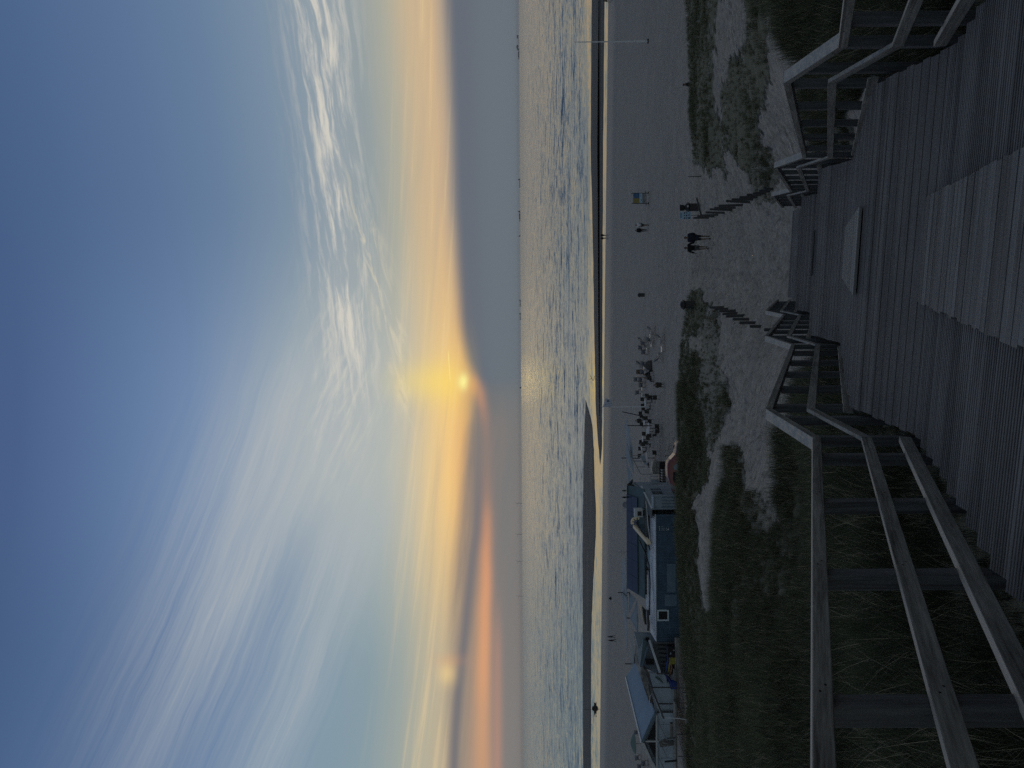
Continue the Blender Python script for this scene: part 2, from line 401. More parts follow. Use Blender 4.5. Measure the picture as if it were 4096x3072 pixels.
for s, t, z in ((-6, -12, -1.2), (-6, 12, -1.0), (0, -8, -2.0), (0, 8, -1.8), (5, -7, -4.0), (5, 7, -3.3), (-6, -30, -1.5), (-6, 30, -1.5), (4, -26, -4.2), (4, 24, -3), (10, -9, -5.7), (12, 8, -5.6), (18, -8, -7.6)):
    p = D(s, t); ctrl.append((p.x, p.y, z))
for q in [  # (photo y, photo v, distance)
    # left: near hummock, hollow with the sandy path, fore dune
    (3072, 3150, 17), (3072, 3000, 23), (3072, 2900, 29), (2700, 3000, 23), (2700, 2890, 29), (2400, 2980, 25), (2400, 2890, 30), (2150, 3050, 24), (2150, 2905, 31),
    (3072, 2870, 36), (2700, 2872, 36.5), (2400, 2878, 36.5), (2150, 2885, 36.5), (2400, 2835, 41), (2150, 2832, 41), (1950, 2860, 37.5), (2000, 2950, 31),
    (1850, 3050, 27), (1850, 2960, 32), (1700, 3080, 27.5), (1700, 2980, 33), (1500, 3080, 28.6), (1500, 3000, 33), (1550, 2930, 37), (1350, 3000, 35), (1300, 2950, 38.5),
    (1720, 2915, 38), (1800, 2875, 40), (1900, 2825, 43),
    (3072, 2812, 45.5), (2800, 2808, 45.5), (2600, 2795, 46), (2400, 2771, 47), (2200, 2769, 47.5), (2060, 2746, 48), (2000, 2748, 48), (1930, 2790, 48), (1850, 2810, 48), (1790, 2776, 48.5), (1700, 2748, 50), (1550, 2740, 50), (1450, 2742, 50.5), (1330, 2752, 51), (1230, 2790, 50),
    (1650, 2850, 43.5), (1500, 2860, 43.5), (1400, 2850, 44.5), (1320, 2870, 44),
    (1230, 2850, 46.5), (1200, 2940, 41), (1250, 3020, 37.5),
    # the access between the dunes
    (1100, 3100, 33.8), (1100, 2950, 41), (1000, 2841, 49), (900, 3000, 38.4), (800, 2930, 42.6), (1000, 2750, 56),
    # right dune
    (730, 2960, 40.5), (650, 2900, 41.5), (640, 2830, 46), (650, 2810, 49), (560, 2803, 48.5), (400, 2803, 47.5), (200, 2800, 47), (0, 2804, 46.5), (0, 2875, 39), (200, 2880, 39), (400, 2880, 41),
    (0, 2960, 33), (200, 2975, 33), (400, 2960, 35.5), (560, 2950, 37), (0, 3050, 25), (200, 3070, 26), (400, 3080, 29), (560, 3080, 31), (640, 3130, 30.5), (0, 3150, 18.5), (120, 3140, 21)]:
    p = W(*q); ctrl.append((p.x, p.y, p.z))
for X, Y, z in ((-45, 30, -8.5), (-45, 45, -11), (-70, 30, -8), (-70, 46, -11), (45, 30, -9), (45, 46, -11.5), (70, 30, -8), (70, 46, -11.5), (-60, 10, -4), (60, 10, -4), (28, 48, -11.7), (28, 34, -9.8)):
    ctrl.append((X, Y, z))
C = np.array(ctrl)
def tps_fit(C, lam=.4):
    P = C[:, :2] / 10; n = len(P); d = np.linalg.norm(P[:, None] - P[None], axis=2)
    K = np.where(d > 0, d * d * np.log(d + 1e-12), 0) + np.eye(n) * lam * .02
    Q = np.hstack([np.ones((n, 1)), P]); A = np.zeros((n + 3, n + 3)); A[:n, :n] = K; A[:n, n:] = Q; A[n:, :n] = Q.T
    return P, np.linalg.solve(A, np.concatenate([C[:, 2], np.zeros(3)]))
TP, TW = tps_fit(C)
def tps(X, Y):
    sh = X.shape; q = np.stack([X.ravel(), Y.ravel()], 1) / 10; out = np.empty(len(q)); n = len(TP)
    for a in range(0, len(q), 20000):
        b = q[a:a + 20000]; d = np.linalg.norm(b[:, None] - TP[None], axis=2)
        out[a:a + 20000] = np.where(d > 0, d * d * np.log(d + 1e-12), 0) @ TW[:n] + TW[n] + b @ TW[n + 1:]
    return out.reshape(sh)
def vnoise(X, Y, sc, seed):
    """smooth value noise, numpy"""
    g = np.random.default_rng(seed).random((256, 256)); x = X * sc + 1000.3; y = Y * sc + 1000.7
    xi = np.floor(x).astype(int); yi = np.floor(y).astype(int); fx = x - xi; fy = y - yi
    fx = fx * fx * (3 - 2 * fx); fy = fy * fy * (3 - 2 * fy)
    a = g[xi % 256, yi % 256]; b = g[(xi + 1) % 256, yi % 256]; c = g[xi % 256, (yi + 1) % 256]; d = g[(xi + 1) % 256, (yi + 1) % 256]
    return (a * (1 - fx) + b * fx) * (1 - fy) + (c * (1 - fx) + d * fx) * fy - .5
def ss(x, a, b):
    t = np.clip((x - a) / (b - a), 0, 1); return t * t * (3 - 2 * t)
def ground(X, Y, fine=True):
    X = np.asarray(X, float); Y = np.asarray(Y, float)
    Ye = Y + (189.5 - shoreY(X)) * ss(Y, 90, 175)
    zb = np.interp(Ye, BY, BZ)
    Xc = np.clip(X, -80, 80); Yc = np.clip(Y, -8, 60)
    zt = tps(Xc, Yc)
    w = ss(Y, 51.5, 61)
    z = zt * (1 - w) + zb * w
    s = X * math.sin(HD) + Y * math.cos(HD); t = X * math.cos(HD) - Y * math.sin(HD)
    dk = np.interp(s, [p[0] for p in DECK], [p[1] for p in DECK]) - .35
    under = (s < 31.2) & (np.abs(t - .03) < 2.15)
    near = np.clip((np.abs(t - .03) - 1.9) / 1.2, 0, 1)
    z = np.where(s < 31.4, np.minimum(z, dk * (1 - near) + np.maximum(z, dk) * near), z)
    hum = vnoise(X, Y, .35, 1) * .5 + vnoise(X, Y, .9, 2) * .18
    off = np.clip((np.abs(t) - 2.5) / 3, 0, 1) * (1 - ss(Y, 46, 56))
    z = z + hum * off * .55
    if fine:
        k = (1 - ss(Y, 60, 120))
        z = z + (vnoise(X, Y, 2.6, 3) * .05 + vnoise(X, Y, 1.3, 4) * .05) * k * np.where(under, 0, 1) + vnoise(X, Y, .12, 5) * .25 * ss(Y, 58, 80) * (1 - ss(Y, 150, 180))
    return z
def worley(X, Y, cell, seed, ax=1.0):
    g = np.random.default_rng(seed).random((128, 128, 2)); x = X / cell * ax; y = Y / cell; xi = np.floor(x).astype(int); yi = np.floor(y).astype(int)
    m = np.full(X.shape, 9.0)
    for i in (-1, 0, 1):
        for j in (-1, 0, 1):
            q = g[(xi + i) % 128, (yi + j) % 128]; m = np.minimum(m, (x - xi - i - q[..., 0]) ** 2 + (y - yi - j - q[..., 1]) ** 2)
    return np.sqrt(m)
def prints(X, Y):
    a = worley(X + vnoise(X, Y, 1.2, 71) * .3, Y, .46, 61); b = worley(X, Y + vnoise(X, Y, 1.5, 72) * .3, .80, 62, 1.2)
    pit = -(1 - ss(a, .05, .48)) * .095 - (1 - ss(b, .04, .30)) * .07 + ss(a, .45, .8) * .025
    return pit * 1.4 * (.55 + .45 * ss(vnoise(X, Y, .22, 73), -.25, .2))
def gz(X, Y): return float(ground(np.array([X]), np.array([Y]))[0])
def inpoly(px, py, poly):
    c = np.zeros(px.shape, bool); n = len(poly)
    for i in range(n):
        x1, y1 = poly[i]; x2, y2 = poly[(i + 1) % n]
        if y1 == y2: continue
        c ^= ((y1 > py) != (y2 > py)) & (px < (x2 - x1) * (py - y1) / (y2 - y1) + x1)
    return c
# planted areas, traced on the photograph and laid onto the ground (photo y, photo v, density)
AREAS = [  # tufts, ground cover, outline
  (.9, 1, [(3300, 2700), (3300, 2836), (2700, 2832), (2450, 2814), (2350, 2802), (2250, 2790), (2160, 2792), (2080, 2770), (2030, 2764), (1990, 2778), (1940, 2818), (1900, 2836), (1860, 2844), (1750, 2806), (1550, 2780), (1450, 2790), (1380, 2790), (1290, 2800), (1215, 2840), (1175, 2800), (1190, 2640), (2000, 2600), (3300, 2600)]),
  (.45, .5, [(1860, 2780), (1800, 2850), (1740, 2880), (1640, 2912), (1550, 2914), (1480, 2895), (1420, 2872), (1340, 2880), (1290, 2885), (1215, 2870), (1290, 2790)]),
  (1.0, 1, [(3400, 2842), (2700, 2848), (2550, 2858), (2450, 2880), (2200, 2878), (2100, 2881), (2000, 2886), (1960, 2910), (2060, 2975), (2110, 3000), (2120, 3080), (2060, 3120), (1850, 3128), (1750, 3135), (1690, 3150), (1660, 3190), (1560, 3205), (1440, 3260), (1300, 3330), (1350, 3800), (1800, 4400), (3600, 4400)]),
  (.55, .6, [(2000, 2886), (1900, 2905), (1800, 2912), (1775, 2930), (1850, 2975), (1960, 2985), (2060, 2990)]),
  (.30, .35, [(1950, 2965), (2160, 2990), (2200, 3080), (2050, 3100), (1980, 3040)]),
  (.5, .6, [(3400, 2700), (3400, 2900), (2500, 2880), (2450, 2830), (2600, 2790)]),
  (.60, 1, [(-400, 2700), (-400, 2835), (0, 2835), (200, 2830), (420, 2835), (560, 2845), (640, 2830), (665, 2800), (655, 2780), (640, 2700)]),
  (.22, 1, [(-400, 2830), (-400, 2905), (0, 2890), (60, 2860), (160, 2850), (300, 2848), (420, 2860), (560, 2885), (640, 2895), (700, 2900), (690, 2850), (660, 2800), (400, 2830)]),
  (.30, 1, [(-400, 2985), (0, 2975), (130, 2990), (240, 2965), (240, 2915), (420, 2895), (560, 2890), (680, 2960), (640, 3010), (520, 3040), (380, 3060), (300, 3070), (200, 3075), (0, 3080), (-400, 3080)]),
  (1.0, 1, [(-400, 3115), (0, 3105), (100, 3118), (180, 3170), (215, 3230), (330, 3215), (500, 3330), (300, 3500), (200, 4400), (-900, 4400), (-900, 3115)]),
  (.7, .7, [(330, 3215), (470, 3225), (560, 3240), (620, 3290), (640, 3400), (500, 3420)]),
  (.5, .6, [(560, 3000), (700, 2990), (790, 3030), (800, 3110), (700, 3120), (600, 3080)]),
]
HOLES = [[(1335, 2745), (1430, 2750), (1430, 2800), (1380, 2810), (1340, 2790)]]
def density(X, Y, Z, which=0):
    P = np.stack([X, Y, Z], -1); py, pv = PX(P)
    jx = vnoise(X, Y, .9, 11) * 60 + vnoise(X, Y, 2.7, 13) * 26; jv = vnoise(X, Y, 1.1, 12) * 36 + vnoise(X, Y, 3.1, 14) * 16
    py = py + jx; pv = pv + jv
    d = np.zeros(X.shape)
    for k0, k1, poly in AREAS: d = np.where(inpoly(py, pv, poly), np.maximum(d, (k0, k1)[which]), d)
    for poly in HOLES: d = np.where(inpoly(py, pv, poly), d * .15, d)
    side = ((np.abs(X) > 28) & (Y < 50)) | (Y < 1.0)
    d = np.where(side, np.maximum(d, .8), d)
    d = d * np.clip((54.5 - Y) / 2.5, 0, 1)
    s = X * math.sin(HD) + Y * math.cos(HD); t = X * math.cos(HD) - Y * math.sin(HD)
    d = np.where((np.abs(t - .03) < 2.0) & (s < 33), 0, d)
    return d
ys = np.concatenate([np.arange(-8, 0, .5), np.arange(0, 12, .16), np.arange(12, 27, .25), np.arange(27, 60, .115), np.arange(60, 110, .6), np.arange(110, 230, 2.0), np.arange(230, 300, 10)])
xa = np.concatenate([np.arange(0, 15, .115), np.arange(15, 36, .3), np.arange(36, 80, 1.5), np.arange(80, 400, 12)])
xs = np.concatenate([-xa[:0:-1], xa])
GX, GY = np.meshgrid(xs, ys); GZ = ground(GX, GY)
GD = density(GX, GY, GZ, 1)
GZ = GZ + prints(GX, GY) * (1 - np.clip(GD * 1.3, 0, 1)) * ss(GY, 25, 29) * (1 - ss(GY, 57, 62))
def grid_mesh(name, GX, GY, GZ):
    ny, nx = GX.shape; me = bpy.data.meshes.new(name)
    V = np.stack([GX, GY, GZ], -1).reshape(-1, 3); idx = np.arange(nx * ny).reshape(ny, nx)
    Q = np.stack([idx[:-1, :-1], idx[:-1, 1:], idx[1:, 1:], idx[1:, :-1]], -1).reshape(-1, 4)
    me.vertices.add(len(V)); me.vertices.foreach_set('co', V.ravel().astype(np.float32))
    me.loops.add(Q.size); me.loops.foreach_set('vertex_index', Q.ravel().astype(np.int32))
    me.polygons.add(len(Q)); me.polygons.foreach_set('loop_start', (np.arange(len(Q)) * 4).astype(np.int32))
    me.polygons.foreach_set('loop_total', np.full(len(Q), 4, np.int32)); me.polygons.foreach_set('use_smooth', np.ones(len(Q), bool))
    me.update(); me.validate(); return me
gm = grid_mesh('sand_ground', GX, GY, GZ)
at = gm.attributes.new('cover', 'FLOAT', 'POINT'); at.data.foreach_set('value', GD.ravel().astype(np.float32))
go = bpy.data.objects.new('sand_ground', gm); col.objects.link(go); tag(go, kind='structure')

def sand_material():
    m, nt, p = new_mat('dune_and_beach_sand')
    tc = nt.nodes.new('ShaderNodeTexCoord'); P = tc.outputs['Object']; x, y, z = sep(nt, P)
    at = nt.nodes.new('ShaderNodeAttribute'); at.attribute_name = 'cover'; cov = S(nt, at.outputs['Fac'])
    n1 = noise(nt, P, .5, 5, .6); n2 = noise(nt, P, 3.2, 6, .65)
    c = mixc(nt, sstep(n1, .3, .7), (.36, .335, .31), (.45, .415, .375))
    c = mixc(nt, sstep(n2, .35, .7) * .4, c, (.29, .275, .26))
    wet = sstep(z, -20.7, -21.7)
    low_beach = sstep(z, -12.6, -15.5)
    c = mixc(nt, low_beach * .38, c, (.225, .235, .25))  # lower sand blended toward a darker bluish grey
    c = mixc(nt, wet * .75, c, (.12, .125, .13))
    # litter and moss between the grass
    n3 = noise(nt, P, 1.1, 5, .6)
    c = mixc(nt, (cov * sstep(n3, .18, .44) * .95).clamp(), c, (.140, .142, .100))
    nt.links.new(c, p.inputs['Base Color'])
    p.inputs['Specular IOR Level'].default_value = .25
    nt.links.new((.9 - wet * .45).k, p.inputs['Roughness'])
    # trampled surface: footprints of many sizes, wind ripples, raked strips far out
    def vor(sc, sx=1.0, rnd=1.0):
        v = nt.nodes.new('ShaderNodeTexVoronoi'); v.feature = 'SMOOTH_F1'; v.inputs['Scale'].default_value = sc
        v.inputs['Smoothness'].default_value = .35
        nz = noise(nt, P, 2.0, 3); nt.links.new(comb(nt, x * sx + nz * .4, y + nz * .3, 0.0), v.inputs['Vector']); return S(nt, v.outputs['Distance'])
    tr = sstep(noise(nt, P, .16, 3) , .30, .5)
    foot = vor(2.1) * 1.0 + vor(3.6) * .5 + vor(1.0, 1.3) * .7
    far = sstep(y, 60, 110)
    ripple = noise(nt, comb(nt, x * .5, y * 3.4, 0.0), 1, 4, .6)
    h = foot * .35 * (.45 + tr * .55) * (1 - cov * .8) * (1 - far * .55) + ripple * .05 + n2 * .10 + noise(nt, P, 14, 3) * .012 + noise(nt, comb(nt, x * .35, y * .16, 2.0), 1, 4, .7) * .55 * far
    b = nt.nodes.new('ShaderNodeBump'); b.inputs['Strength'].default_value = 1.0; b.inputs['Distance'].default_value = 1.0
    nt.links.new((h * (1 - wet * .85)).k, b.inputs['Height']); nt.links.new(b.outputs[0], p.inputs['Normal'])
    return m
gm.materials.append(sand_material())

# ------------------------------------------------------------------ sea, sand bars
def water_material(name, calm=False):
    m, nt, p = new_mat(name)
    tc = nt.nodes.new('ShaderNodeTexCoord'); x, y, z = sep(nt, tc.outputs['Object'])
    p.inputs['Base Color'].default_value = (.020, .026, .030, 1)
    p.inputs['IOR'].default_value = 1.6; p.inputs['Specular IOR Level'].default_value = .5
    far = sstep(y, 200, 4000)
    nt.links.new((far * .10 + .05).k, p.inputs['Roughness'])
    # the slope of the water is built octave by octave, so that far crests keep their steepness
    SX = None
    for wl, amp, st, sd in ((170, .06, 1.5, 1), (60, .075, 1.5, 2), (22, .10, 1.3, 3), (8.5, .12, .7, 4), (3.2, .12, .6, 5), (1.2, .12, .7, 6), (.45, .10, .9, 7)):
        n = nt.nodes.new('ShaderNodeTexNoise'); n.inputs['Scale'].default_value = 1; n.inputs['Detail'].default_value = 1.5; n.inputs['Distortion'].default_value = .2
        nt.links.new(comb(nt, x * (st / wl) + wl, y * (1 / wl) + sd * 7.3, 0.0), n.inputs['Vector'])
        r_, g_, b_ = sep(nt, n.outputs['Color'])
        sx, sy = (r_ - .5) * (amp * 1.6 * SEA_K), (g_ - .5) * (amp * 3.4 * SEA_K)
        SX = (sx, sy) if SX is None else (SX[0] + sx, SX[1] + sy)
    # low swell running up against the bar
    sw = noise(nt, comb(nt, x * .010, y * .16, 3.0), 1, 2, .5, .3)
    swm = sstep(y, 216, 232) * sstep(y, 420, 300)
    calm = sstep(y, 205, 262) * .80 + .20
    rf = sstep(noise(nt, comb(nt, x * .012, y * .06, 9.0), 1, 3, .5), .40, .62)
    fx = SX[0] * calm * (rf * .3 + .65); fy = ((SX[1] * (rf * .3 + .65) * (1 - sstep(y, 420, 260) * .3)).abs() * 1.25 + .035) * calm * -1.0 - ((sw - .5) * .3).max(0.0) * swm
    nv = nt.nodes.new('ShaderNodeVectorMath'); nv.operation = 'NORMALIZE'
    nt.links.new(comb(nt, fx, fy, 1.0), nv.inputs[0]); nt.links.new(nv.outputs[0], p.inputs['Normal'])
    return m
SEA_K = 1.0
mb = MB()
def seax(X): return (X, 0)
yy = [150, 190, 215, 245, 300, 400, 600, 900, 1500, 2500, 5000, 9000, 19000]
nx = 24
vs = []; fs = []
for Y in yy:
    wv = min(18500, 400 + Y * 1.4)
    vs += [((i / nx * 2 - 1) * wv, Y, SEA) for i in range(nx + 1)]
for j in range(len(yy) - 1):
    fs += [(j * (nx + 1) + i, j * (nx + 1) + i + 1, (j + 1) * (nx + 1) + i + 1, (j + 1) * (nx + 1) + i) for i in range(nx)]
mb.add(vs, fs); sea = mb.build('sea', m=water_material('sea_water')); tag(sea, kind='structure')

def wet_material():
    m, nt, p = new_mat('wet_bar_sand')
    tc = nt.nodes.new('ShaderNodeTexCoord'); x, y, z = sep(nt, tc.outputs['Object'])
    n = noise(nt, comb(nt, x * .02, y * .16, 0.0), 1, 5, .6, .6)
    c = mixc(nt, sstep(n, .35, .65), (.05, .056, .064), (.14, .135, .13))
    nt.links.new(c, p.inputs['Base Color'])
    nt.links.new((sstep(n, .35, .65) * .25 + .55).k, p.inputs['Roughness']); p.inputs['Specular IOR Level'].default_value = .12
    return m
def sandbar(name, pts, top):
    P = [W(a, b, 100) for a, b in pts]; P = [Vector((q.x, q.y, 0)) * (SEA / q.z) for q in P]
    c = sum(P, Vector()) / len(P)
    bm = bmesh.new(); rings = []
    for k, zz in ((1.02, -.12), (1.0, 0.02), (.93, top * .7), (.7, top), (.2, top * 1.05)):
        rr = []
        for i, q in enumerate(P):
            a = P[i - 1]; b = P[(i + 1) % len(P)]
            # shrink mostly across the bar, keep its length
            d = Vector((q.x, c.y + (q.y - c.y) * k + (0), 0)); mid = Vector((q.x, q.y, 0))
            rr.append(bm.verts.new((c.x + (q.x - c.x) * (1 - (1 - k) * .12), mids(q.x, P) + (q.y - mids(q.x, P)) * k, SEA + zz)))
        rings.append(rr)
    for a, b in zip(rings[:-1], rings[1:]):
        for i in range(len(P)): bm.faces.new((a[i], a[(i + 1) % len(P)], b[(i + 1) % len(P)], b[i]))
    bm.faces.new(rings[-1])
    bmesh.ops.triangulate(bm, faces=bm.faces[:]); bmesh.ops.recalc_face_normals(bm, faces=bm.faces)
    me = bpy.data.meshes.new(name); bm.to_mesh(me); bm.free(); me.materials.append(WET)
    me.polygons.foreach_set('use_smooth', [True] * len(me.polygons))
    o = bpy.data.objects.new(name, me); col.objects.link(o); return tag(o, kind='structure')
def mids(x, P):
    ys_ = []
    n = len(P)
    for i in range(n):
        a, b = P[i], P[(i + 1) % n]
        if (a.x - x) * (b.x - x) <= 0 and abs(a.x - b.x) > 1e-6: ys_.append(a.y + (b.y - a.y) * (x - a.x) / (b.x - a.x))
    return (min(ys_) + max(ys_)) / 2 if ys_ else sum(p.y for p in P) / n
def densify(pts, k=6, j=1.2):
    out = []
    n = len(pts)
    for i in range(n):
        a, b = pts[i], pts[(i + 1) % n]
        for q in range(k):
            t = q / k; out.append((a[0] + (b[0] - a[0]) * t, a[1] + (b[1] - a[1]) * t + (random.uniform(-j, j) if q else 0)))
    return out
WET = wet_material()
sandbar('sandbar', densify([(-700, 2362), (0, 2367), (300, 2365), (600, 2363), (1000, 2372), (1350, 2378), (1500, 2381), (1640, 2384), (1750, 2391), (1860, 2401), (1800, 2407), (1640, 2408.5), (1350, 2409), (1000, 2410), (600, 2412), (300, 2415), (0, 2418), (-700, 2426)], 6, .8), .16)
sandbar('sandbar', densify([(1598, 2343), (1700, 2338), (1850, 2335), (2000, 2333), (2250, 2330), (2500, 2331), (2700, 2331), (3072, 2333), (3700, 2335), (3700, 2364), (3072, 2364), (2750, 2364), (2500, 2366), (2400, 2370), (2250, 2377), (2150, 2383), (2050, 2384), (1950, 2379), (1800, 2376), (1700, 2369), (1650, 2358)], 6, .8), .16)
# ------------------------------------------------------------------ boardwalk
TL, TR = -1.845, 1.91             # inner faces of the railings
def plank(mb, s0, s1, t0, t1, z, th=.038, grooves=7, slope=0.0, zj=0.0):
    """grooved board lying across the walk; slope = rise per metre along s"""
    w = s1 - s0; pr = []
    g = w / grooves
    for k in range(grooves):
        a = k * g
        pr += [(a + g * .08, 0), (a + g * .62, 0), (a + g * .70, -.008), (a + g * .98, -.008)]
    pr += [(w, -.008), (w, -th), (0, -th)]
    n = len(pr); vs = []
    for t in (t0, t1):
        for a, b in pr: vs.append((t, s0 + a, z + zj + b + a * slope))
    mb.add(vs, [tuple(range(n)), tuple(range(2 * n - 1, n - 1, -1))] + [(i, i + n, (i + 1) % n + n, (i + 1) % n) for i in range(n)])
walk = empty('boardwalk_stairs', (0, 0, 0), 'wide grey timber boardwalk stairs of grooved planks going down to the beach', 'boardwalk', rz=-HD)
def landing(s0, s1, z):
    mb = MB(); n = max(2, round((s1 - s0) / .145)); w = (s1 - s0) / n
    for k in range(n):
        j = random.uniform(-.012, .012)
        plank(mb, s0 + k * w + .008, s0 + (k + 1) * w - .008, TL + .03 + j, TR - .03 + j, z, zj=random.uniform(-.002, .002))
    for t in (TL + .12, -.6, .7, TR - .12): mb.box((t, (s0 + s1) / 2, z - .13), (.06, s1 - s0 - .02, .17))
    return mb.build('landing', walk, M['deck'])
for k in range(0, len(DECK) - 1):
    (s0, z0), (s1, z1) = DECK[k], DECK[k + 1]
    if z0 == z1: landing(s0 - (.34 if k > 0 else 0), s1, z0); continue
    n = 18; run = (s1 - s0) / n; rise = (z0 - z1) / n
    mb = MB()
    for t in (TL + .16, -.7, .8, TR - .16): mb.beam((t, s0, z0 - .22), (t, s1, z1 - .22), .07, .2)
    fl = mb.build('flight', walk, M['post'])
    for i in range(n - 0):
        zz = z0 - rise * (i + 1) if i < n - 1 else z1 + .0005
        if i == n - 1: break
        mb = MB(); a = s0 + run * i
        for q in range(2):
            j = random.uniform(-.018, .018)
            plank(mb, a + q * run / 2 + .003, a + (q + 1) * run / 2 - .003 + (.02 if q else 0), TL + .085 + j, TR - .085 + j, zz, grooves=8, zj=random.uniform(-.002, .002))
        mb.box(((TL + TR) / 2, a + run + .012, zz - .075), (TR - TL - .22, .018, .07))
        mb.build('step', fl, M['deck'])
# ramps of paler boards up the middle
for k in (1, 3, 5, 7):
    (s0, z0), (s1, z1) = DECK[k], DECK[k + 1]
    sl = (z1 - z0) / (s1 - s0); mb = MB(); a = s0 + (.4 if k == 7 else .0); b = s1 + .10
    n = int((b - a) / .118)
    for i in range(n):
        w = (b - a) / n; c0 = a + i * w; j = random.uniform(-.006, .006); j2 = random.uniform(-.018, .012)
        plank(mb, c0 + .003, c0 + w - .003, -.475 + j2, .555 + j, z0 + (c0 - s0) * sl + .040, th=.034, grooves=6, slope=sl, zj=random.uniform(-.003, .003))
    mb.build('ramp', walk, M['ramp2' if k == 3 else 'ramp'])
for o_ in walk.children:
    pass
def railing(side, label):
    r = empty('wooden_railing', (0, 0, 0), label, 'railing', 'timber railings of the boardwalk', rz=-HD)
    sg = -1 if side == 'l' else 1; ti = TL if side == 'l' else TR
    nodes = [(-2.0, -1.6)] + DECK[1:9]
    ps = [-1.0, .55, 1.55, 2.84, 4.13, 5.43, 6.73, 7.42, 8.40]
    for a, b in ((9.1, 14.4), (17.2, 22.3), (25.0, 30.2)): ps += [a + (b - a) * i / 4 for i in range(5)] + [b + 1.0]
    ps += [16.45, 24.2]
    ps = sorted(set(p for p in ps if p < 30.9))
    def nails(mb, s0, s1, hh, x_):
        mb.mat(M['black'])
        for s in [q for q in ps if s0 < q < s1 and q < 17]:
            for a_, b_ in ((-.022, .02), (.024, -.022)): mb.tube([(x_ + sg * .004, s + a_, deckz(s) + hh + b_), (x_ - sg * .002, s + a_, deckz(s) + hh + b_)], .006, 6)
        return mb
    for (s0, z0), (s1, z1) in zip(nodes[:-1], nodes[1:]):
        tj = random.uniform(-.006, .006)
        up = .5
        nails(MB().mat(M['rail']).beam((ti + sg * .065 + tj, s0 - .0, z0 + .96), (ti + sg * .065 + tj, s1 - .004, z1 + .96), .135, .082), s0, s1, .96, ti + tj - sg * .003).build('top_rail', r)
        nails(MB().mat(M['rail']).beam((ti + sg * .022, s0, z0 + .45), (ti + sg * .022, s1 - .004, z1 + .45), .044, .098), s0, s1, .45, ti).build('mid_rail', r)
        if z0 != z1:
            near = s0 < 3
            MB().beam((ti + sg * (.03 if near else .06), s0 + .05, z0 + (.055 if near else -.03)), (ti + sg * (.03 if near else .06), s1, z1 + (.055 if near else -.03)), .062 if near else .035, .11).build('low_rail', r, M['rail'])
    for s in ps:
        z = deckz(s); lean = random.uniform(-.01, .01)
        g = z - .9
        MB().beam((ti + sg * .098, s, g), (ti + sg * .098 + lean * .4, s + lean, z + .93), .1, .1, up=(0, 1, 0), bevel=.06).build('post', r, M['post'])
    return r
railing('l', 'weathered timber railing down the left side of the boardwalk, café side')
railing('r', 'weathered timber railing down the right side of the boardwalk, flagpole side')

# ------------------------------------------------------------------ marram grass
def grass_material(name, lo, hi):
    m, nt, p = new_mat(name)
    at = nt.nodes.new('ShaderNodeAttribute'); at.attribute_name = 'tone'; t = S(nt, at.outputs['Fac'])
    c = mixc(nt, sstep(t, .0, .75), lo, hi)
    c = mixc(nt, sstep(t, .90, .94), c, (.50, .46, .34))
    nt.links.new(c, p.inputs['Base Color']); p.inputs['Roughness'].default_value = .65; p.inputs['Specular IOR Level'].default_value = .25
    return m
GN_ = grass_material('near_marram_blades', (.022, .034, .020), (.070, .082, .044)); GF_ = grass_material('dune_marram_blades', (.036, .050, .030), (.130, .138, .082))
def tuft(name, seed, blades, hmin, hmax, rad, wid, GMAT):
    r = np.random.default_rng(seed); vs = []; fs = []; tone = []
    for b in range(blades):
        a = r.uniform(0, 6.283); d = rad * math.sqrt(r.random()); x0, y0 = d * math.cos(a), d * math.sin(a)
        h = r.uniform(hmin, hmax) * (1.35 if r.random() < .08 else 1); out = a + r.normal(0, .7); lean = r.uniform(.05, .55) * h; w = wid * r.uniform(.6, 1.2)
        dx, dy = math.cos(out), math.sin(out); px, py = -dy, dx; tn = r.random(); o = len(vs)
        droop = r.uniform(.0, .35)
        for k, q in enumerate((0, .35, .7, 1.0)):
            f = q * q; zz = h * (q - droop * f * q * .6); ww = w * (1 - q * .8)
            cx = x0 + dx * lean * f * (1 + droop); cy = y0 + dy * lean * f * (1 + droop)
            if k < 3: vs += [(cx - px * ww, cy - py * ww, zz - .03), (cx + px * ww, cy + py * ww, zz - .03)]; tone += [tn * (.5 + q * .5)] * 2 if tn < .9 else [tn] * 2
            else: vs.append((cx, cy, zz)); tone.append(tn)
        fs += [(o, o + 1, o + 3, o + 2), (o + 2, o + 3, o + 5, o + 4), (o + 4, o + 5, o + 6)]
    me = bpy.data.meshes.new(name); me.from_pydata(vs, [], fs); me.update()
    a = me.attributes.new('tone', 'FLOAT', 'POINT'); a.data.foreach_set('value', np.array(tone, np.float32))
    me.materials.append(GMAT); me.polygons.foreach_set('use_smooth', [True] * len(me.polygons))
    return bpy.data.objects.new(name, me)
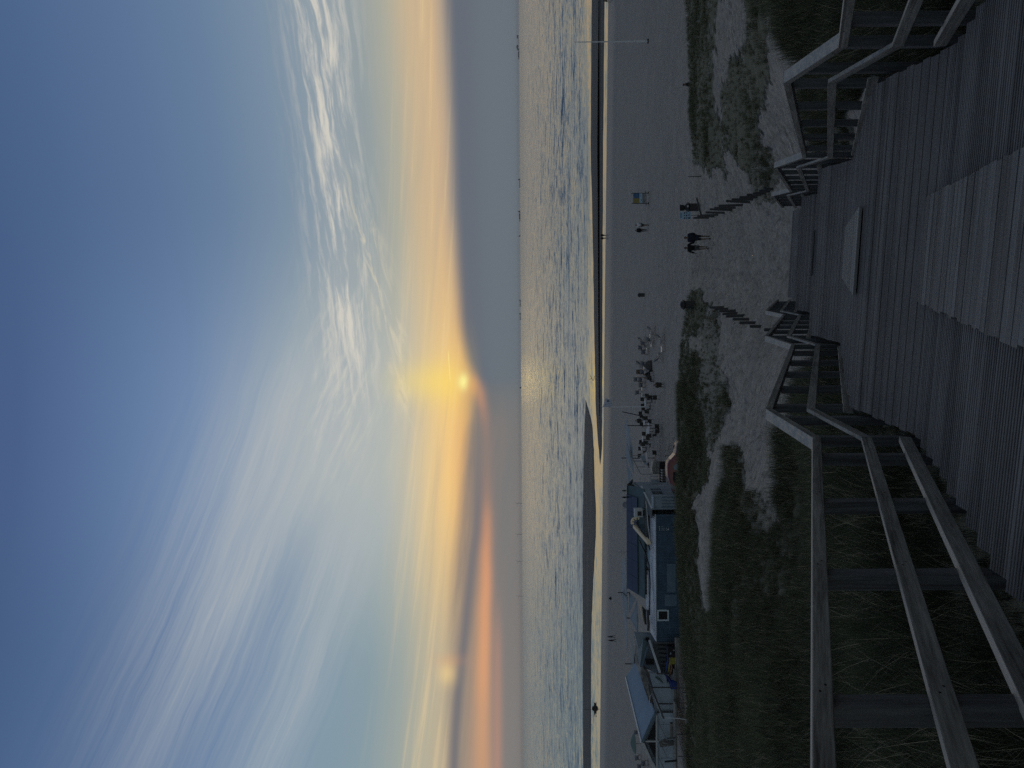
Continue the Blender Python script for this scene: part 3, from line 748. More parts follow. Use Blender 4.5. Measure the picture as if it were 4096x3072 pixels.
def scatter(name, P, scale, tufts, label):
    me = bpy.data.meshes.new(name); me.vertices.add(len(P)); me.vertices.foreach_set('co', P.ravel().astype(np.float32))
    for an, arr in (('ts', scale), ('tr', rng.uniform(0, 6.283, len(P)))):
        a = me.attributes.new(an, 'FLOAT', 'POINT'); a.data.foreach_set('value', arr.astype(np.float32))
    a = me.attributes.new('ti', 'INT', 'POINT'); a.data.foreach_set('value', rng.integers(0, len(tufts), len(P)).astype(np.int32))
    me.materials.append(GN_)
    o = bpy.data.objects.new(name, me); col.objects.link(o)
    ng = bpy.data.node_groups.new(name + '_nodes', 'GeometryNodeTree')
    ng.interface.new_socket('Geometry', in_out='INPUT', socket_type='NodeSocketGeometry'); ng.interface.new_socket('Geometry', in_out='OUTPUT', socket_type='NodeSocketGeometry')
    N = ng.nodes; L = ng.links; gi = N.new('NodeGroupInput'); gout = N.new('NodeGroupOutput')
    iop = N.new('GeometryNodeInstanceOnPoints'); g2i = N.new('GeometryNodeGeometryToInstance')
    for t in tufts[::-1]:
        oi = N.new('GeometryNodeObjectInfo'); oi.inputs['Object'].default_value = t; oi.inputs['As Instance'].default_value = True
        L.new(oi.outputs['Geometry'], g2i.inputs[0])
    L.new(gi.outputs[0], iop.inputs['Points']); L.new(g2i.outputs[0], iop.inputs['Instance']); iop.inputs['Pick Instance'].default_value = True
    def na(nm, ty):
        n = N.new('GeometryNodeInputNamedAttribute'); n.data_type = ty; n.inputs['Name'].default_value = nm; return n.outputs[0]
    L.new(na('ti', 'INT'), iop.inputs['Instance Index'])
    cx = N.new('ShaderNodeCombineXYZ'); L.new(na('tr', 'FLOAT'), cx.inputs[2])
    try: L.new(cx.outputs[0], iop.inputs['Rotation'])
    except Exception: pass
    sc = N.new('ShaderNodeCombineXYZ'); tsn = na('ts', 'FLOAT')
    for i in range(3): L.new(tsn, sc.inputs[i])
    L.new(sc.outputs[0], iop.inputs['Scale']); L.new(iop.outputs[0], gout.inputs[0])
    md = o.modifiers.new('scatter', 'NODES'); md.node_group = ng
    return tag(o, label, 'grass', kind='stuff')
tN = [tuft('marram_tuft', 20 + i, 60, .30, .72, .16, .0035, GN_) for i in range(5)]
tF = [tuft('marram_tuft_far', 40 + i, 46, .40, .85, .24, .007, GF_) for i in range(5)]
def plant(n, x0, x1, y0, y1, seed, patch=.35, thr=.02):
    r = np.random.default_rng(seed); X = r.uniform(x0, x1, n); Y = r.uniform(y0, y1, n)
    Z = ground(X, Y); d = density(X, Y, Z)
    pn = .5 + vnoise(X, Y, .55, 33) * 1.1 + vnoise(X, Y, 1.7, 34) * .7
    py, pv = PX(np.stack([X, Y, Z], -1))
    keep = (r.random(n) < d * np.clip(pn + .35 + .35 * (d > .85), .12, 1)) & (py > -500) & (py < 3600)
    s_ = X * math.sin(HD) + Y * math.cos(HD); t_ = X * math.cos(HD) - Y * math.sin(HD)
    keep &= ~((np.abs(t_ - .03) < 2.1) & (s_ < 33))
    sc = np.clip(.62 + vnoise(X, Y, .4, 35) * .7 + r.uniform(-.2, .25, n), .35, 1.25)
    # short growth close to the planks
    sc *= np.clip((np.abs(t_) - 1.2) / 2.2, .45, 1); sc = np.where((X > 0) & (Y > 27), sc * .5, sc); sc = np.where((X < 0) & (Y > 42), sc * .72, sc)
    P = np.stack([X, Y, Z - .02], -1)[keep]; return P, sc[keep]
P1, s1_ = plant(42000, -16, 14, .5, 17, 1)
scatter('marram_grass', P1, s1_, tN, 'dark marram grass growing close beside the boardwalk stairs')
P2, s2_ = plant(90000, -36, 34, 14, 54, 2)
scatter('marram_grass', P2, s2_ * 1.0, tF, 'marram grass covering the dunes beyond the boardwalk')
print('tufts', len(P1), len(P2))
# ------------------------------------------------------------------ placing on the ground
def hit(py, v, y0=8, y1=230):
    """where the ray through photo pixel (v, py) meets the ground"""
    Yv = np.arange(y0, y1, .25); d = W(py, v, 1.0)
    Zr = d.z * Yv; Zg = ground(d.x * Yv, Yv, False); k = np.argmax(Zr < Zg)
    Y = Yv[k] if (Zr < Zg).any() else y1
    return Vector((d.x * Y, Y, gz(d.x * Y, Y)))
# ------------------------------------------------------------------ people
SKIN = plain('skin', (.13, .085, .065), .55, .08, 20)
def cloth(n, c): return plain(n, c, .9, .2, 9, bump=.004)
CL = dict(navy=cloth('navy_cloth', (.010, .013, .028)), black=cloth('black_cloth', (.006, .007, .009)), blue=cloth('royal_blue_cloth', (.03, .09, .34)), white=cloth('white_cloth', (.50, .53, .60)), grey=cloth('grey_cloth', (.07, .075, .085)), olive=cloth('olive_cloth', (.035, .04, .03)))
HAIR = plain('dark_hair', (.012, .010, .010), .7, .3, 30)
def skin_mesh(name, pts, edges, rad, mat, parent=None, sub=1):
    me = bpy.data.meshes.new(name); me.from_pydata([Vector(p) for p in pts], edges, [])
    o = bpy.data.objects.new('tmp', me); col.objects.link(o)
    sk = o.modifiers.new('s', 'SKIN'); sk.use_smooth_shade = True
    for v_, r_ in zip(me.skin_vertices[0].data, rad):
        v_.radius = r_ if isinstance(r_, tuple) else (r_, r_)
    me.skin_vertices[0].data[0].use_root = True
    if sub: s2 = o.modifiers.new('u', 'SUBSURF'); s2.levels = sub; s2.render_levels = sub
    dg = bpy.context.evaluated_depsgraph_get(); m2 = bpy.data.meshes.new_from_object(o.evaluated_get(dg))
    bpy.data.objects.remove(o); m2.materials.clear(); m2.materials.append(mat); m2.name = name
    m2.polygons.foreach_set('use_smooth', [True] * len(m2.polygons))
    return m2
def person(loc, h, yaw, label, top='black', legs='black', bare=True, arms='down', pose='walk', coat=0.0, hem=None, female=False, group=None, sleeve=True, longhair=False):
    """standing or seated figure; faces local +Y"""
    k = h / 1.75; r = empty('person', loc, label, 'person', group, rz=yaw)
    sh = .19 if female else .215; hp = .095
    if pose == 'sit':
        P = {'pel': (0, -.02, .50), 'cst': (0, -.06, .88), 'nk': (0, -.04, 1.03), 'hd': (0, .0, 1.19), 'hdt': (0, .0, 1.27)}
        legp = {1: [(.10, .0, .48), (.13, .42, .50), (.13, .40, .10), (.13, .52, .04)], -1: [(-.10, .0, .48), (-.12, .44, .50), (-.14, .46, .10), (-.14, .58, .04)]}
        armp = {1: [(sh, -.06, .97), (sh + .06, .02, .72), (.12, .24, .62)], -1: [(-sh, -.06, .97), (-sh - .06, .02, .72), (-.12, .26, .62)]}
    else:
        st = .16 if pose == 'walk' else (.26 if pose == 'stride' else .03)
        P = {'pel': (0, 0, .92), 'cst': (0, .01, 1.28), 'nk': (0, .0, 1.46), 'hd': (0, .015, 1.60), 'hdt': (0, .015, 1.70)}
        legp = {1: [(hp, 0, .88), (hp + .01, st * .75, .50), (hp, st * .8, .09), (hp + .02, st * .8 + .13, .035)], -1: [(-hp, 0, .88), (-hp - .01, -st * .25, .50), (-hp, -st, .11), (-hp - .02, -st + .10, .035)]}
        if arms == 'out': armp = {s: [(s * sh, 0, 1.40), (s * (sh + .12), -.05, 1.16), (s * (sh + .16), .04, .92)] for s in (1, -1)}
        elif arms == 'pocket': armp = {s: [(s * sh, 0, 1.40), (s * (sh + .045), -.08, 1.14), (s * (sh + .0), .06, .93)] for s in (1, -1)}
        else: armp = {1: [(sh, 0, 1.40), (sh + .05, -.04, 1.13), (sh + .06, .10, .88)], -1: [(-sh, 0, 1.40), (-sh - .05, -.02, 1.13), (-sh - .06, -.10, .88)]}
    S_ = lambda p: (p[0] * k, p[1] * k, p[2] * k)
    # one continuous body
    pts = [P['pel'], P['cst'], P['nk'], P['hd'], P['hdt']]; ed = [(0, 1), (1, 2), (2, 3), (3, 4)]
    rad = [(.155, .115), (.165, .115), (.058, .06), (.082, .098), (.062, .075)]
    for s in (1, -1):
        a = len(pts); pts += legp[s]; rad += [.088, .058, .038, .034]; ed += [(0, a), (a, a + 1), (a + 1, a + 2), (a + 2, a + 3)]
        a = len(pts); pts += armp[s]; rad += [.055, .042, .030]; ed += [(1, a), (a, a + 1), (a + 1, a + 2)]
    bm_ = skin_mesh('body', [S_(p) for p in pts], ed, [(q[0] * k, q[1] * k) if isinstance(q, tuple) else q * k for q in rad], SKIN)
    b = MB()
    b.mat(SKIN)
    for s in (1, -1):                                    # palms, fingers, thumb
        w = Vector(armp[s][2]); d = (w - Vector(armp[s][1])).normalized(); pa = w + d * .05
        rot = Vector((0, 0, -1)).rotation_difference(d).to_matrix()
        b.box([q * k for q in pa], (.03 * k, .075 * k, .09 * k), rot)
        for fi, (o_, ln) in enumerate(((-.028, .060), (-.009, .072), (.010, .068), (.028, .052))):
            base = w + d * .095 + rot @ Vector((0, o_, 0)); mid = base + d * ln * .55 + rot @ Vector((-s * .006, 0, 0)); tip = mid + d * ln * .45 + rot @ Vector((-s * .018, 0, 0))
            b.tube([base * k, mid * k, tip * k], [.009 * k, .008 * k, .006 * k], 6)
        base = w + d * .035 + rot @ Vector((0, .036, 0)); b.tube([base * k, (base + d * .03 + rot @ Vector((0, .022, 0))) * k, (base + d * .06 + rot @ Vector((-s * .01, .028, 0))) * k], [.011 * k, .010 * k, .007 * k], 6)
    # face: nose, brow, ears, mouth
    hd = Vector(P['hd']); b.box((hd + Vector((0, .098, .0))) * k, (.022 * k, .028 * k, .045 * k), None, (.5, .4))
    for s in (1, -1): b.box((hd + Vector((s * .083, .0, .0))) * k, (.018 * k, .04 * k, .058 * k))
    b.mat(HAIR)
    for s in (1, -1): b.box((hd + Vector((s * .032, .092, .018))) * k, (.022 * k, .006 * k, .009 * k))
    b.box((hd + Vector((0, .090, -.05))) * k, (.045 * k, .006 * k, .008 * k))
    tmp = b.build('tmp'); bmx = bmesh.new(); bmx.from_mesh(bm_); n0 = len(bmx.faces); bmx.from_mesh(tmp.data)
    bmx.faces.ensure_lookup_table()
    for i in range(n0, len(bmx.faces)): pass
    me = bpy.data.meshes.new('body'); bmx.to_mesh(me); bmx.free(); me.materials.append(SKIN); me.materials.append(HAIR)
    for i, p_ in enumerate(me.polygons): p_.material_index = (tmp.data.polygons[i - n0].material_index if i >= n0 else 0)
    bpy.data.objects.remove(tmp)
    bo = bpy.data.objects.new('body', me); col.objects.link(bo); bo.parent = r
    # clothing follows the body
    def part(name, pts, ed, rad, mat):
        m2 = skin_mesh(name, [S_(p) for p in pts], ed, [(q[0] * k, q[1] * k) if isinstance(q, tuple) else q * k for q in rad], mat)
        o = bpy.data.objects.new(name, m2); col.objects.link(o); o.parent = r; return o
    low = P['pel'][2] - .02 - coat
    base = (P['pel'][0], P['pel'][1], low)
    tp = [base, P['cst'], (P['nk'][0], P['nk'][1], P['nk'][2] - .03)]; te = [(0, 1), (1, 2)]; tr_ = [(.20, .155), (.215, .15), (.09, .09)]
    for s in (1, -1):
        a = len(tp); q = armp[s]
        end = Vector(q[1]).lerp(Vector(q[2]), .9 if sleeve else -.2)
        if sleeve: tp += [q[0], q[1], tuple(end)]; tr_ += [.088, .074, .058]; te += [(1, a), (a, a + 1), (a + 1, a + 2)]
        else: tp += [q[0], tuple(Vector(q[0]).lerp(Vector(q[1]), .6))]; tr_ += [.07, .062]; te += [(1, a), (a, a + 1)]
    part('jacket' if sleeve else 'shirt', tp, te, tr_, CL[top])
    if hem: part('shirt', [(0, 0, low + .06), (0, 0, low - .12)], [(0, 1)], [(.172, .134), (.178, .138)], CL[hem])
    lp = [P['pel']]; le = []; lr = [(.168, .128)]
    for s in (1, -1):
        q = legp[s]; a = len(lp)
        if bare: lp += [q[0], tuple(Vector(q[0]).lerp(Vector(q[1]), .85))]; lr += [.108, .092]; le += [(0, a), (a, a + 1)]
        else: lp += [q[0], q[1], tuple(Vector(q[1]).lerp(Vector(q[2]), .95))]; lr += [.102, .074, .056]; le += [(0, a), (a, a + 1), (a + 1, a + 2)]
    part('shorts' if bare else 'trousers', lp, le, lr, CL[legs])
    for s in (1, -1):
        q = legp[s]; part('shoe', [(q[2][0], q[2][1] - .04, .045 + max(0, q[2][2] - .11)), (q[3][0], q[3][1] + .03, .04)], [(0, 1)], [(.052, .048), (.045, .035)], CL['black'])
    hp_ = [(0, hd.y - .012, hd.z + .02), (0, hd.y - .012, hd.z + .085)] + ([(0, hd.y - .07, hd.z - .16)] if longhair else [])
    part('hair', hp_, [(0, 1)] + ([(0, 2)] if longhair else []), [(.092, .100), (.070, .082)] + ([(.07, .03)] if longhair else []), HAIR)
    return r
def stand(py, v, h, **kw):
    return person(hit(py, v), h, **kw)
g = 'people out on the beach'
stand(950, 2840, 1.84, yaw=R(-4), label='taller person in long dark navy jacket and shorts walking out between the dunes', top='navy', legs='navy', coat=.16, arms='pocket', group=g)
stand(991, 2836, 1.70, yaw=R(6), label='person in a black jacket over a royal blue shirt, arms held out, dark shorts', top='black', legs='grey', hem='blue', arms='out', group=g)
stand(900, 2595, 1.82, yaw=R(10), label='person in a white shirt and dark shorts walking beyond the blue and yellow board', top='white', legs='grey', group=g, sleeve=False)
stand(921, 2590, 1.72, yaw=R(-5), label='person in black clothes walking close beside the one in a white shirt', top='black', legs='black', bare=False, group=g, female=True)
stand(941, 2427, 1.78, yaw=R(20), label='right one of two dark figures at the waterline straight out from the stairs', top='black', legs='black', bare=False, group=g)
stand(953, 2426, 1.70, yaw=R(-10), label='dark figure at the waterline, left one of the pair straight out from the stairs', top='black', legs='black', bare=False, group=g, female=True)
stand(2547, 2460, 1.74, yaw=R(-80), label='dark figure striding along the beach behind the café, the right of two', top='navy', legs='black', bare=False, pose='stride', group=g)
stand(2562, 2464, 1.80, yaw=R(-85), label='dark figure striding along the beach behind the café, the left of two', top='black', legs='black', bare=False, pose='stride', group=g)
stand(3, 2440, 1.78, yaw=R(80), label='dark figure at the waterline cut by the right edge of the view', top='black', legs='black', bare=False, pose='stride', group=g)
p_ = W(338, 2730, 53.0); p_.z = p_.z - 1.66
person(p_, 1.72, R(60), 'person in a dark coat seen only above the crest of the right dune', 'black', 'black', False, group=g, pose='stand')
# ------------------------------------------------------------------ weathered posts
def old_post(py, vt, vb, label, grp, Y=None, w=.13):
    b = hit(py, vb) if Y is None else W(py, vb, Y)
    d = W(py, vt, 1.0); hgt = d.z * b.y - b.z
    mb = MB().mat(M['oldpost']); lx, ly = random.uniform(-.06, .06), random.uniform(-.06, .06); a = random.uniform(0, 1.5)
    n = 7; ring = []
    for z, kk in ((-.4, 1.0), (hgt * .5, .97), (hgt * .97, .93), (hgt, .80)):
        ring.append([(math.cos(2 * math.pi * i / n + a) * w / 2 * kk + lx * z, math.sin(2 * math.pi * i / n + a) * w / 2 * kk * .8 + ly * z, z + (random.uniform(-.02, .02) if z == hgt else 0)) for i in range(n)])
    vs = sum(ring, []); fs = [(j * n + i, j * n + (i + 1) % n, (j + 1) * n + (i + 1) % n, (j + 1) * n + i) for j in range(3) for i in range(n)] + [tuple(range(3 * n, 4 * n))]
    mb.add(vs, fs); o = mb.build('wooden_post'); o.location = b; tag(o, label, 'post', grp); return o
gp = 'dark posts along the right side of the sand access'
R1 = [(871, 2773, 2833), (866, 2788, 2858), (859, 2807, 2877), (851, 2823, 2898), (840, 2838, 2926), (831, 2857, 2945), (820, 2876, 2972), (809, 2904, 2998), (797, 2927, 3012), (788, 2958, 3030), (779, 2987, 3048), (772, 3012, 3062), (764, 3036, 3080), (757, 3056, 3098)]
ORD = ['first', 'second', 'third', 'fourth', 'fifth', 'sixth', 'seventh', 'eighth', 'ninth', 'tenth', 'eleventh', 'twelfth', 'thirteenth', 'fourteenth']
for i, q in enumerate(R1): old_post(*q, ORD[i] + ' dark post from the rules sign, in the row right of the sand access', gp, w=.14)
gl = 'dark posts along the left side of the sand access'
for i, q in enumerate([(1229, 2838, 2893), (1236, 2858, 2915), (1243, 2875, 2935), (1252, 2890, 2952), (1262, 2904, 2972), (1277, 2932, 2999), (1291, 2957, 3024), (1306, 3000, 3048), (1319, 3057, 3092)]):
    old_post(*q, ORD[i] + ' dark post from the dune tip, in the row left of the sand access', gl, w=.16)
bm1 = hit(833, 2856); old = MB().mat(M['oldpost']).beam((0, 0, .62), (.95, -.9, 1.15), .12, .10).build('fallen_rail'); old.location = hit(862, 2845); tag(old, 'loose grey timber leaning across the tops of the row of posts', 'timber')
gs = 'stakes along the crest of the dunes'
for py, vt, vb, lab in [(178, 2763, 2785, 'thin stake on the crest of the right dune, close to the right edge'), (537, 2760, 2782, 'thin stake on the crest of the right dune, beyond the landing rail'), (706, 2753, 2785, 'taller stake at the left end of the right dune'),
        (2673, 2727, 2760, 'short stake in the sand below the kayak shelter'), (2753, 2668, 2760, 'long thin stake in front of the white wall panels'), (2770, 2729, 2760, 'short stake just left of the long thin one'), (2812, 2702, 2760, 'leaning stake in the sand before the white cabin'),
        (2834, 2722, 2760, 'short stake left of the leaning one, before the white cabin'), (2935, 2709, 2760, 'leaning stake before the middle of the white cabin'), (3025, 2712, 2760, 'stake before the white cabin, nearest the left edge')]:
    old_post(py, vt, vb, lab, gs, Y=50.5, w=.06)
# ------------------------------------------------------------------ litter bins
def bin_(py, v, label, sc=1.0, flap=False, yaw=0):
    r = empty('litter_bin', hit(py, v), label, 'litter bin', 'slatted litter bins', rz=yaw, sc=sc)
    mb = MB(); n = 22
    for i in range(n):
        a = 2 * math.pi * i / n; c, s = math.cos(a), math.sin(a)
        mb.box((c * .27, s * .27, .36), (.012, .052, .68), Matrix.Rotation(a, 3, 'Z'))
    mb.lathe([(.262, .05), (.262, .68)], n=20); mb.build('slatted_body', r, M['oldpost'])
    mb = MB(); mb.lathe([(.33, .70), (.33, .76), (.30, .86), (.22, .96), (.10, 1.0), (.01, 1.01)], n=20); mb.build('lid', r, M['black'], smooth=True)
    mb = MB()
    for s in (1, -1): mb.box((s * .33, 0, .80), (.05, .09, .10))
    mb.build('hinge', r, M['metal'])
    if flap:
        mb = MB(); mb.box((-.0, -.315, .85), (.14, .02, .12), Matrix.Rotation(R(-25), 3, 'X')); mb.build('badge', r, M['metal'])
        mb = MB(); mb.box((0, .12, 1.16), (.42, .03, .34)); mb.build('raised_flap', r, M['dark'])
    return r
bin_(829, 2797, 'dark slatted litter bin with a raised flap, right of the pale blue rules sign', 1.0, True)
bin_(1219, 2778, 'slatted litter bin with a pale rim at the grassy tip of the left dune')
bin_(1180, 2577, 'dark domed litter bin alone on the open sand', .95)
# ------------------------------------------------------------------ signs
def sheet(mb, m, x0, x1, z0, z1, y): mb.mat(m).box(((x0 + x1) / 2, y, (z0 + z1) / 2), (abs(x1 - x0), .004, abs(z1 - z0)))
C_ = {k: plain('print_' + k, c, .5, .12, 12) for k, c in dict(blue=(.02, .08, .22), lblue=(.10, .19, .30), yellow=(.24, .20, .06), pale=(.30, .42, .56), grey=(.16, .17, .18), ink=(.01, .03, .08), teal=(.05, .16, .20)).items()}
b0 = hit(793, 2597); r = empty('information_board', b0, 'black framed board printed blue, yellow and white standing on the open beach', 'information board', rz=R(3)); k = b0.y / 2880
Wd, Ht = 42 * k, 45 * k
mb = MB().mat(M['black'])
for x in (-Wd / 2, Wd / 2): mb.box((x, 0, 34 * k), (.06, .07, 60 * k + .35))
mb.box((0, 0, 62 * k), (Wd + .06, .07, .05)); mb.box((0, 0, 17 * k), (Wd, .06, .04)); mb.build('frame', r)
MB().mat(M['black']).box((0, .0, 12 * k), (Wd * 1.4, .16, .09)).build('crossbar', r)
mb = MB().mat(M['black'])
for x in (-Wd / 2, Wd / 2): mb.box((x, 0, .10), (.16, .5, .10))
mb.build('foot', r)
mb = MB(); z1 = 60 * k; zm = 38 * k; zl = 26 * k
MB().mat(C_['grey']).box((0, -.005, (18 * k + z1) / 2), (Wd - .08, .03, z1 - 18 * k)).build('board', r)
mb = MB(); sheet(mb, C_['blue'], .0, Wd / 2 - .05, zm, z1, -.024)
for i in range(7): sheet(mb, C_['lblue'], .05, Wd / 2 - .08 - random.random() * .2, z1 - .07 - i * .085, z1 - .10 - i * .085, -.028)
sheet(mb, C_['yellow'], -Wd / 2 + .05, -.01, zm, z1, -.024)
for i in range(6): sheet(mb, C_['grey'], -Wd / 2 + .08, -.1 - random.random() * .2, z1 - .10 - i * .09, z1 - .115 - i * .09, -.028)
sheet(mb, C_['pale'], -Wd / 2 + .05, Wd / 2 - .05, zl, zm - .005, -.024)
sheet(mb, C_['ink'], .24, .42, zm - .13, zm - .10, -.028); sheet(mb, C_['ink'], -.42, -.12, zl + .14, zl + .10, -.028); mb.build('printed_panel', r)
b0 = hit(861, 2822); k = b0.y / 2880; r = empty('rules_sign', b0, 'pale blue sign with small dark pictograms on a thin pole beside the slatted bin', 'sign', rz=R(-6))
zt, zb = 103 * k, 58 * k; MB().mat(M['metal']).tube([(0, .03, -.3), (0, .03, zt)], .025).build('pole', r)
MB().mat(C_['pale']).box((0, 0, (zt + zb) / 2), (29 * k, .02, zt - zb)).build('panel', r)
mb = MB(); w2 = 29 * k / 2
sheet(mb, C_['lblue'], -w2 + .08, w2 - .08, zt - .06, zt - .13, -.013)
for cx in (-.18, .0, .17):
    for j, zz in enumerate((.30, .45, .60)):
        if (cx, j) == (.17, 2): continue
        sheet(mb, C_['ink'] if (j + int(cx * 10)) % 2 else C_['teal'], cx - .045, cx + .045, zt - zz, zt - zz - .09, -.013)
sheet(mb, C_['teal'], -.26, -.1, zb + .05, zb + .10, -.013); sheet(mb, C_['lblue'], .02, .24, zb + .05, zb + .09, -.013); mb.build('pictograms', r)
# ------------------------------------------------------------------ flag poles
def to_top(b, py, vt): return W(py, vt, 1.0).z * b.y - b.z
b = hit(165, 2594); r = empty('flagpole', b, 'tall bare white tapered flagpole on the right part of the beach', 'flagpole', 'flagpoles on the beach'); hgt = to_top(b, 165, 2297)
MB().mat(M['white']).tube([(0, 0, -.3), (0, 0, hgt * .5), (0, 0, hgt)], [.11, .085, .045], 10).build('pole', r); MB().mat(M['dark']).box((0, 0, .08), (.5, .3, .2)).build('foot', r)
b = hit(1627, 2597); r = empty('flagpole', b, 'white flagpole among the deckchairs flying a pale blue flag with dark marks', 'flagpole', 'flagpoles on the beach'); hgt = to_top(b, 1627, 2407); k = b.y / 2880
MB().mat(M['white']).tube([(0, 0, -.3), (0, 0, hgt)], [.09, .045], 10).build('pole', r); MB().mat(M['metal']).box((0, 0, .05), (.3, .3, .14)).build('foot', r)
def flagf(u_, v_):
    x = u_ * (34 - 8 * v_) * k; z = hgt - .16 - v_ * 34 * k - u_ * (10 + 6 * v_) * k * (1 - v_ * .9)
    return (x + .05, math.sin(u_ * 7 + v_ * 1.5) * .07, z)
fl = MB().mat(plain('pale_flag', (.40, .44, .58), .85, .06)).grid(flagf, 12, 10, .006).build('flag', r, smooth=True)
mb = MB().mat(M['black'])
for (a0, b0_, a1, b1) in ((.62, .30, .86, .34), (.60, .36, .80, .42), (.66, .44, .84, .50), (.64, .54, .72, .60), (.78, .56, .86, .62), (.30, .72, .42, .76), (.22, .22, .34, .26), (.40, .46, .46, .56)):
    p0 = Vector(flagf(a0, b0_)); p1 = Vector(flagf(a1, b1)); mb.beam(p0 + Vector((0, -.02, 0)), p1 + Vector((0, -.02, 0)), .012, .05)
mb.build('marks', fl)
# ------------------------------------------------------------------ striped deckchairs
def stripes(name, c1, c2):
    m, nt, p = new_mat(name); tc = nt.nodes.new('ShaderNodeTexCoord'); x, y, z = sep(nt, tc.outputs['Object'])
    w = (x * 8.2)._m('FRACT'); c = mixc(nt, sstep(w, .47, .53), c1, c2); nt.links.new(c, p.inputs['Base Color']); p.inputs['Roughness'].default_value = .9; return m
STR = stripes('navy_and_white_stripes', (.008, .012, .045), (.34, .37, .44)); STB = stripes('brown_and_cream_stripes', (.05, .035, .028), (.20, .16, .13))
LW = plain('varnished_light_wood', (.16, .12, .085), .5); ARM = plain('bleached_wood', (.62, .58, .54), .35)
def deckchair(fab):
    r = empty('deckchair', (0, 0, 0), 'x', 'deckchair')
    mb = MB().mat(LW)
    for x in (-.31, .31): mb.beam((x, .55, .02), (x, -.52, 1.06), .04, .025)
    mb.tube([(-.31, -.52, 1.05), (.31, -.52, 1.05)], .018, 6); mb.tube([(-.31, .52, .05), (.31, .52, .05)], .016, 6); mb.build('back_frame', r)
    mb = MB().mat(LW)
    for x in (-.275, .275): mb.beam((x, -.52, .02), (x, .50, .42), .04, .025)
    mb.tube([(-.275, .49, .42), (.275, .49, .42)], .018, 6); mb.tube([(-.275, -.5, .03), (.275, -.5, .03)], .016, 6); mb.build('seat_frame', r)
    mb = MB().mat(LW)
    for x in (-.345, .345): mb.beam((x, -.62, .02), (x, -.30, .80), .025, .02)
    mb.build('prop', r)
    def sl(u_, v_):
        # hangs from the top bar to the front bar
        a = Vector((0, -.53, 1.04)); b_ = Vector((0, .49, .42)); q = a.lerp(b_, v_); sag = math.sin(math.pi * v_ ** .8) * .27
        return (-.27 + .54 * u_, q.y - sag * .25, q.z - sag)
    MB().mat(fab).grid(sl, 2, 12, .008).build('sling', r, smooth=True)
    for x in (-.36, .36): MB().mat(ARM).beam((x, -.32, .60), (x, .22, .56), .055, .022).build('armrest', r)
    return r
dc = {0: deckchair(STR), 1: deckchair(STB)}; dused = {0: False, 1: False}
def put_chair(py, v, yaw, label, kind=0, grp='striped deckchairs set out on the sand', loc=None):
    o = dc[kind] if not dused[kind] else copy_tree(dc[kind]); dused[kind] = True
    o.location = loc or hit(py, v); o.rotation_euler = (0, 0, R(yaw)); tag(o, label, 'deckchair', grp)
for q in [(1324, 2626, 62, 'navy striped deckchair furthest right, facing left, beside a white side table'), (1356, 2658, 58, 'navy striped deckchair nearest the dune, facing left towards a low table'), (1364, 2580, 55, 'navy striped deckchair half hidden in the back row of the right cluster'),
          (1376, 2594, 14, 'navy striped deckchair seen from behind, in the middle of the right cluster'), (1364, 2620, 30, 'navy striped deckchair between two white side tables'), (1394, 2580, 16, 'navy striped deckchair in the back row, left end of the right cluster'),
          (1409, 2596, 4, 'navy striped deckchair in the front row, left end of the right cluster'), (1428, 2652, -58, 'navy striped deckchair facing right across the low table'), (1457, 2572, 40, 'navy striped deckchair in the back of the group beside the brown striped one'),
          (1457, 2592, 12, 'navy striped deckchair beside the dark covered heap'), (1488, 2588, 2, 'navy striped deckchair just in front of the brown striped one'), (1517, 2562, -2, 'navy striped deckchair of a close pair, the farther one'),
          (1518, 2581, -4, 'navy striped deckchair of a close pair, the nearer one'), (1540, 2583, 3, 'navy striped deckchair between the close pair and the small white frame'), (1568, 2569, -12, 'navy striped deckchair nearest to the flagpole'),
          (2927, 2562, 10, 'navy striped deckchair peeping over the roof of the white cabin'), (3030, 2566, 18, 'navy striped deckchair behind the white cabin next to the green parasol'), (3066, 2578, 24, 'navy striped deckchair cut by the left edge behind the cabin'), (3052, 2594, 20, 'navy striped deckchair behind the cabin roof, nearest the left edge')]:
    put_chair(*q)
put_chair(1488, 2572, 2, 'brown and cream striped deckchair among the navy ones', 1)
# low tables
def low_table(loc, label, w=.5, h=.42, m=ARM, yaw=0, grp='small side tables between the deckchairs'):
    r = empty('side_table', loc, label, 'side table', grp, rz=R(yaw)); MB().mat(m).box((0, 0, h), (w, w * .85, .035)).build('tabletop', r)
    for x in (-1, 1):
        for y in (-1, 1): MB().mat(LW).beam((x * w * .42, y * w * .36, 0), (x * w * .42, y * w * .36, h - .018), .03, .03, up=(0, 1, 0)).build('leg', r)
for q in [(1345, 2618, 'white side table left of the deckchair furthest right'), (1380, 2622, 'white side table in the middle of the right cluster'), (1397, 2660, 'pale low table between two deckchairs facing each other', .62), (1400, 2602, 'pale side table behind the front row deckchairs'), (1475, 2588, 'pale side table beside the brown striped deckchair'), (1556, 2580, 'small white framed table near the flagpole')]:
    low_table(hit(q[0], q[1]), q[2], *q[3:])
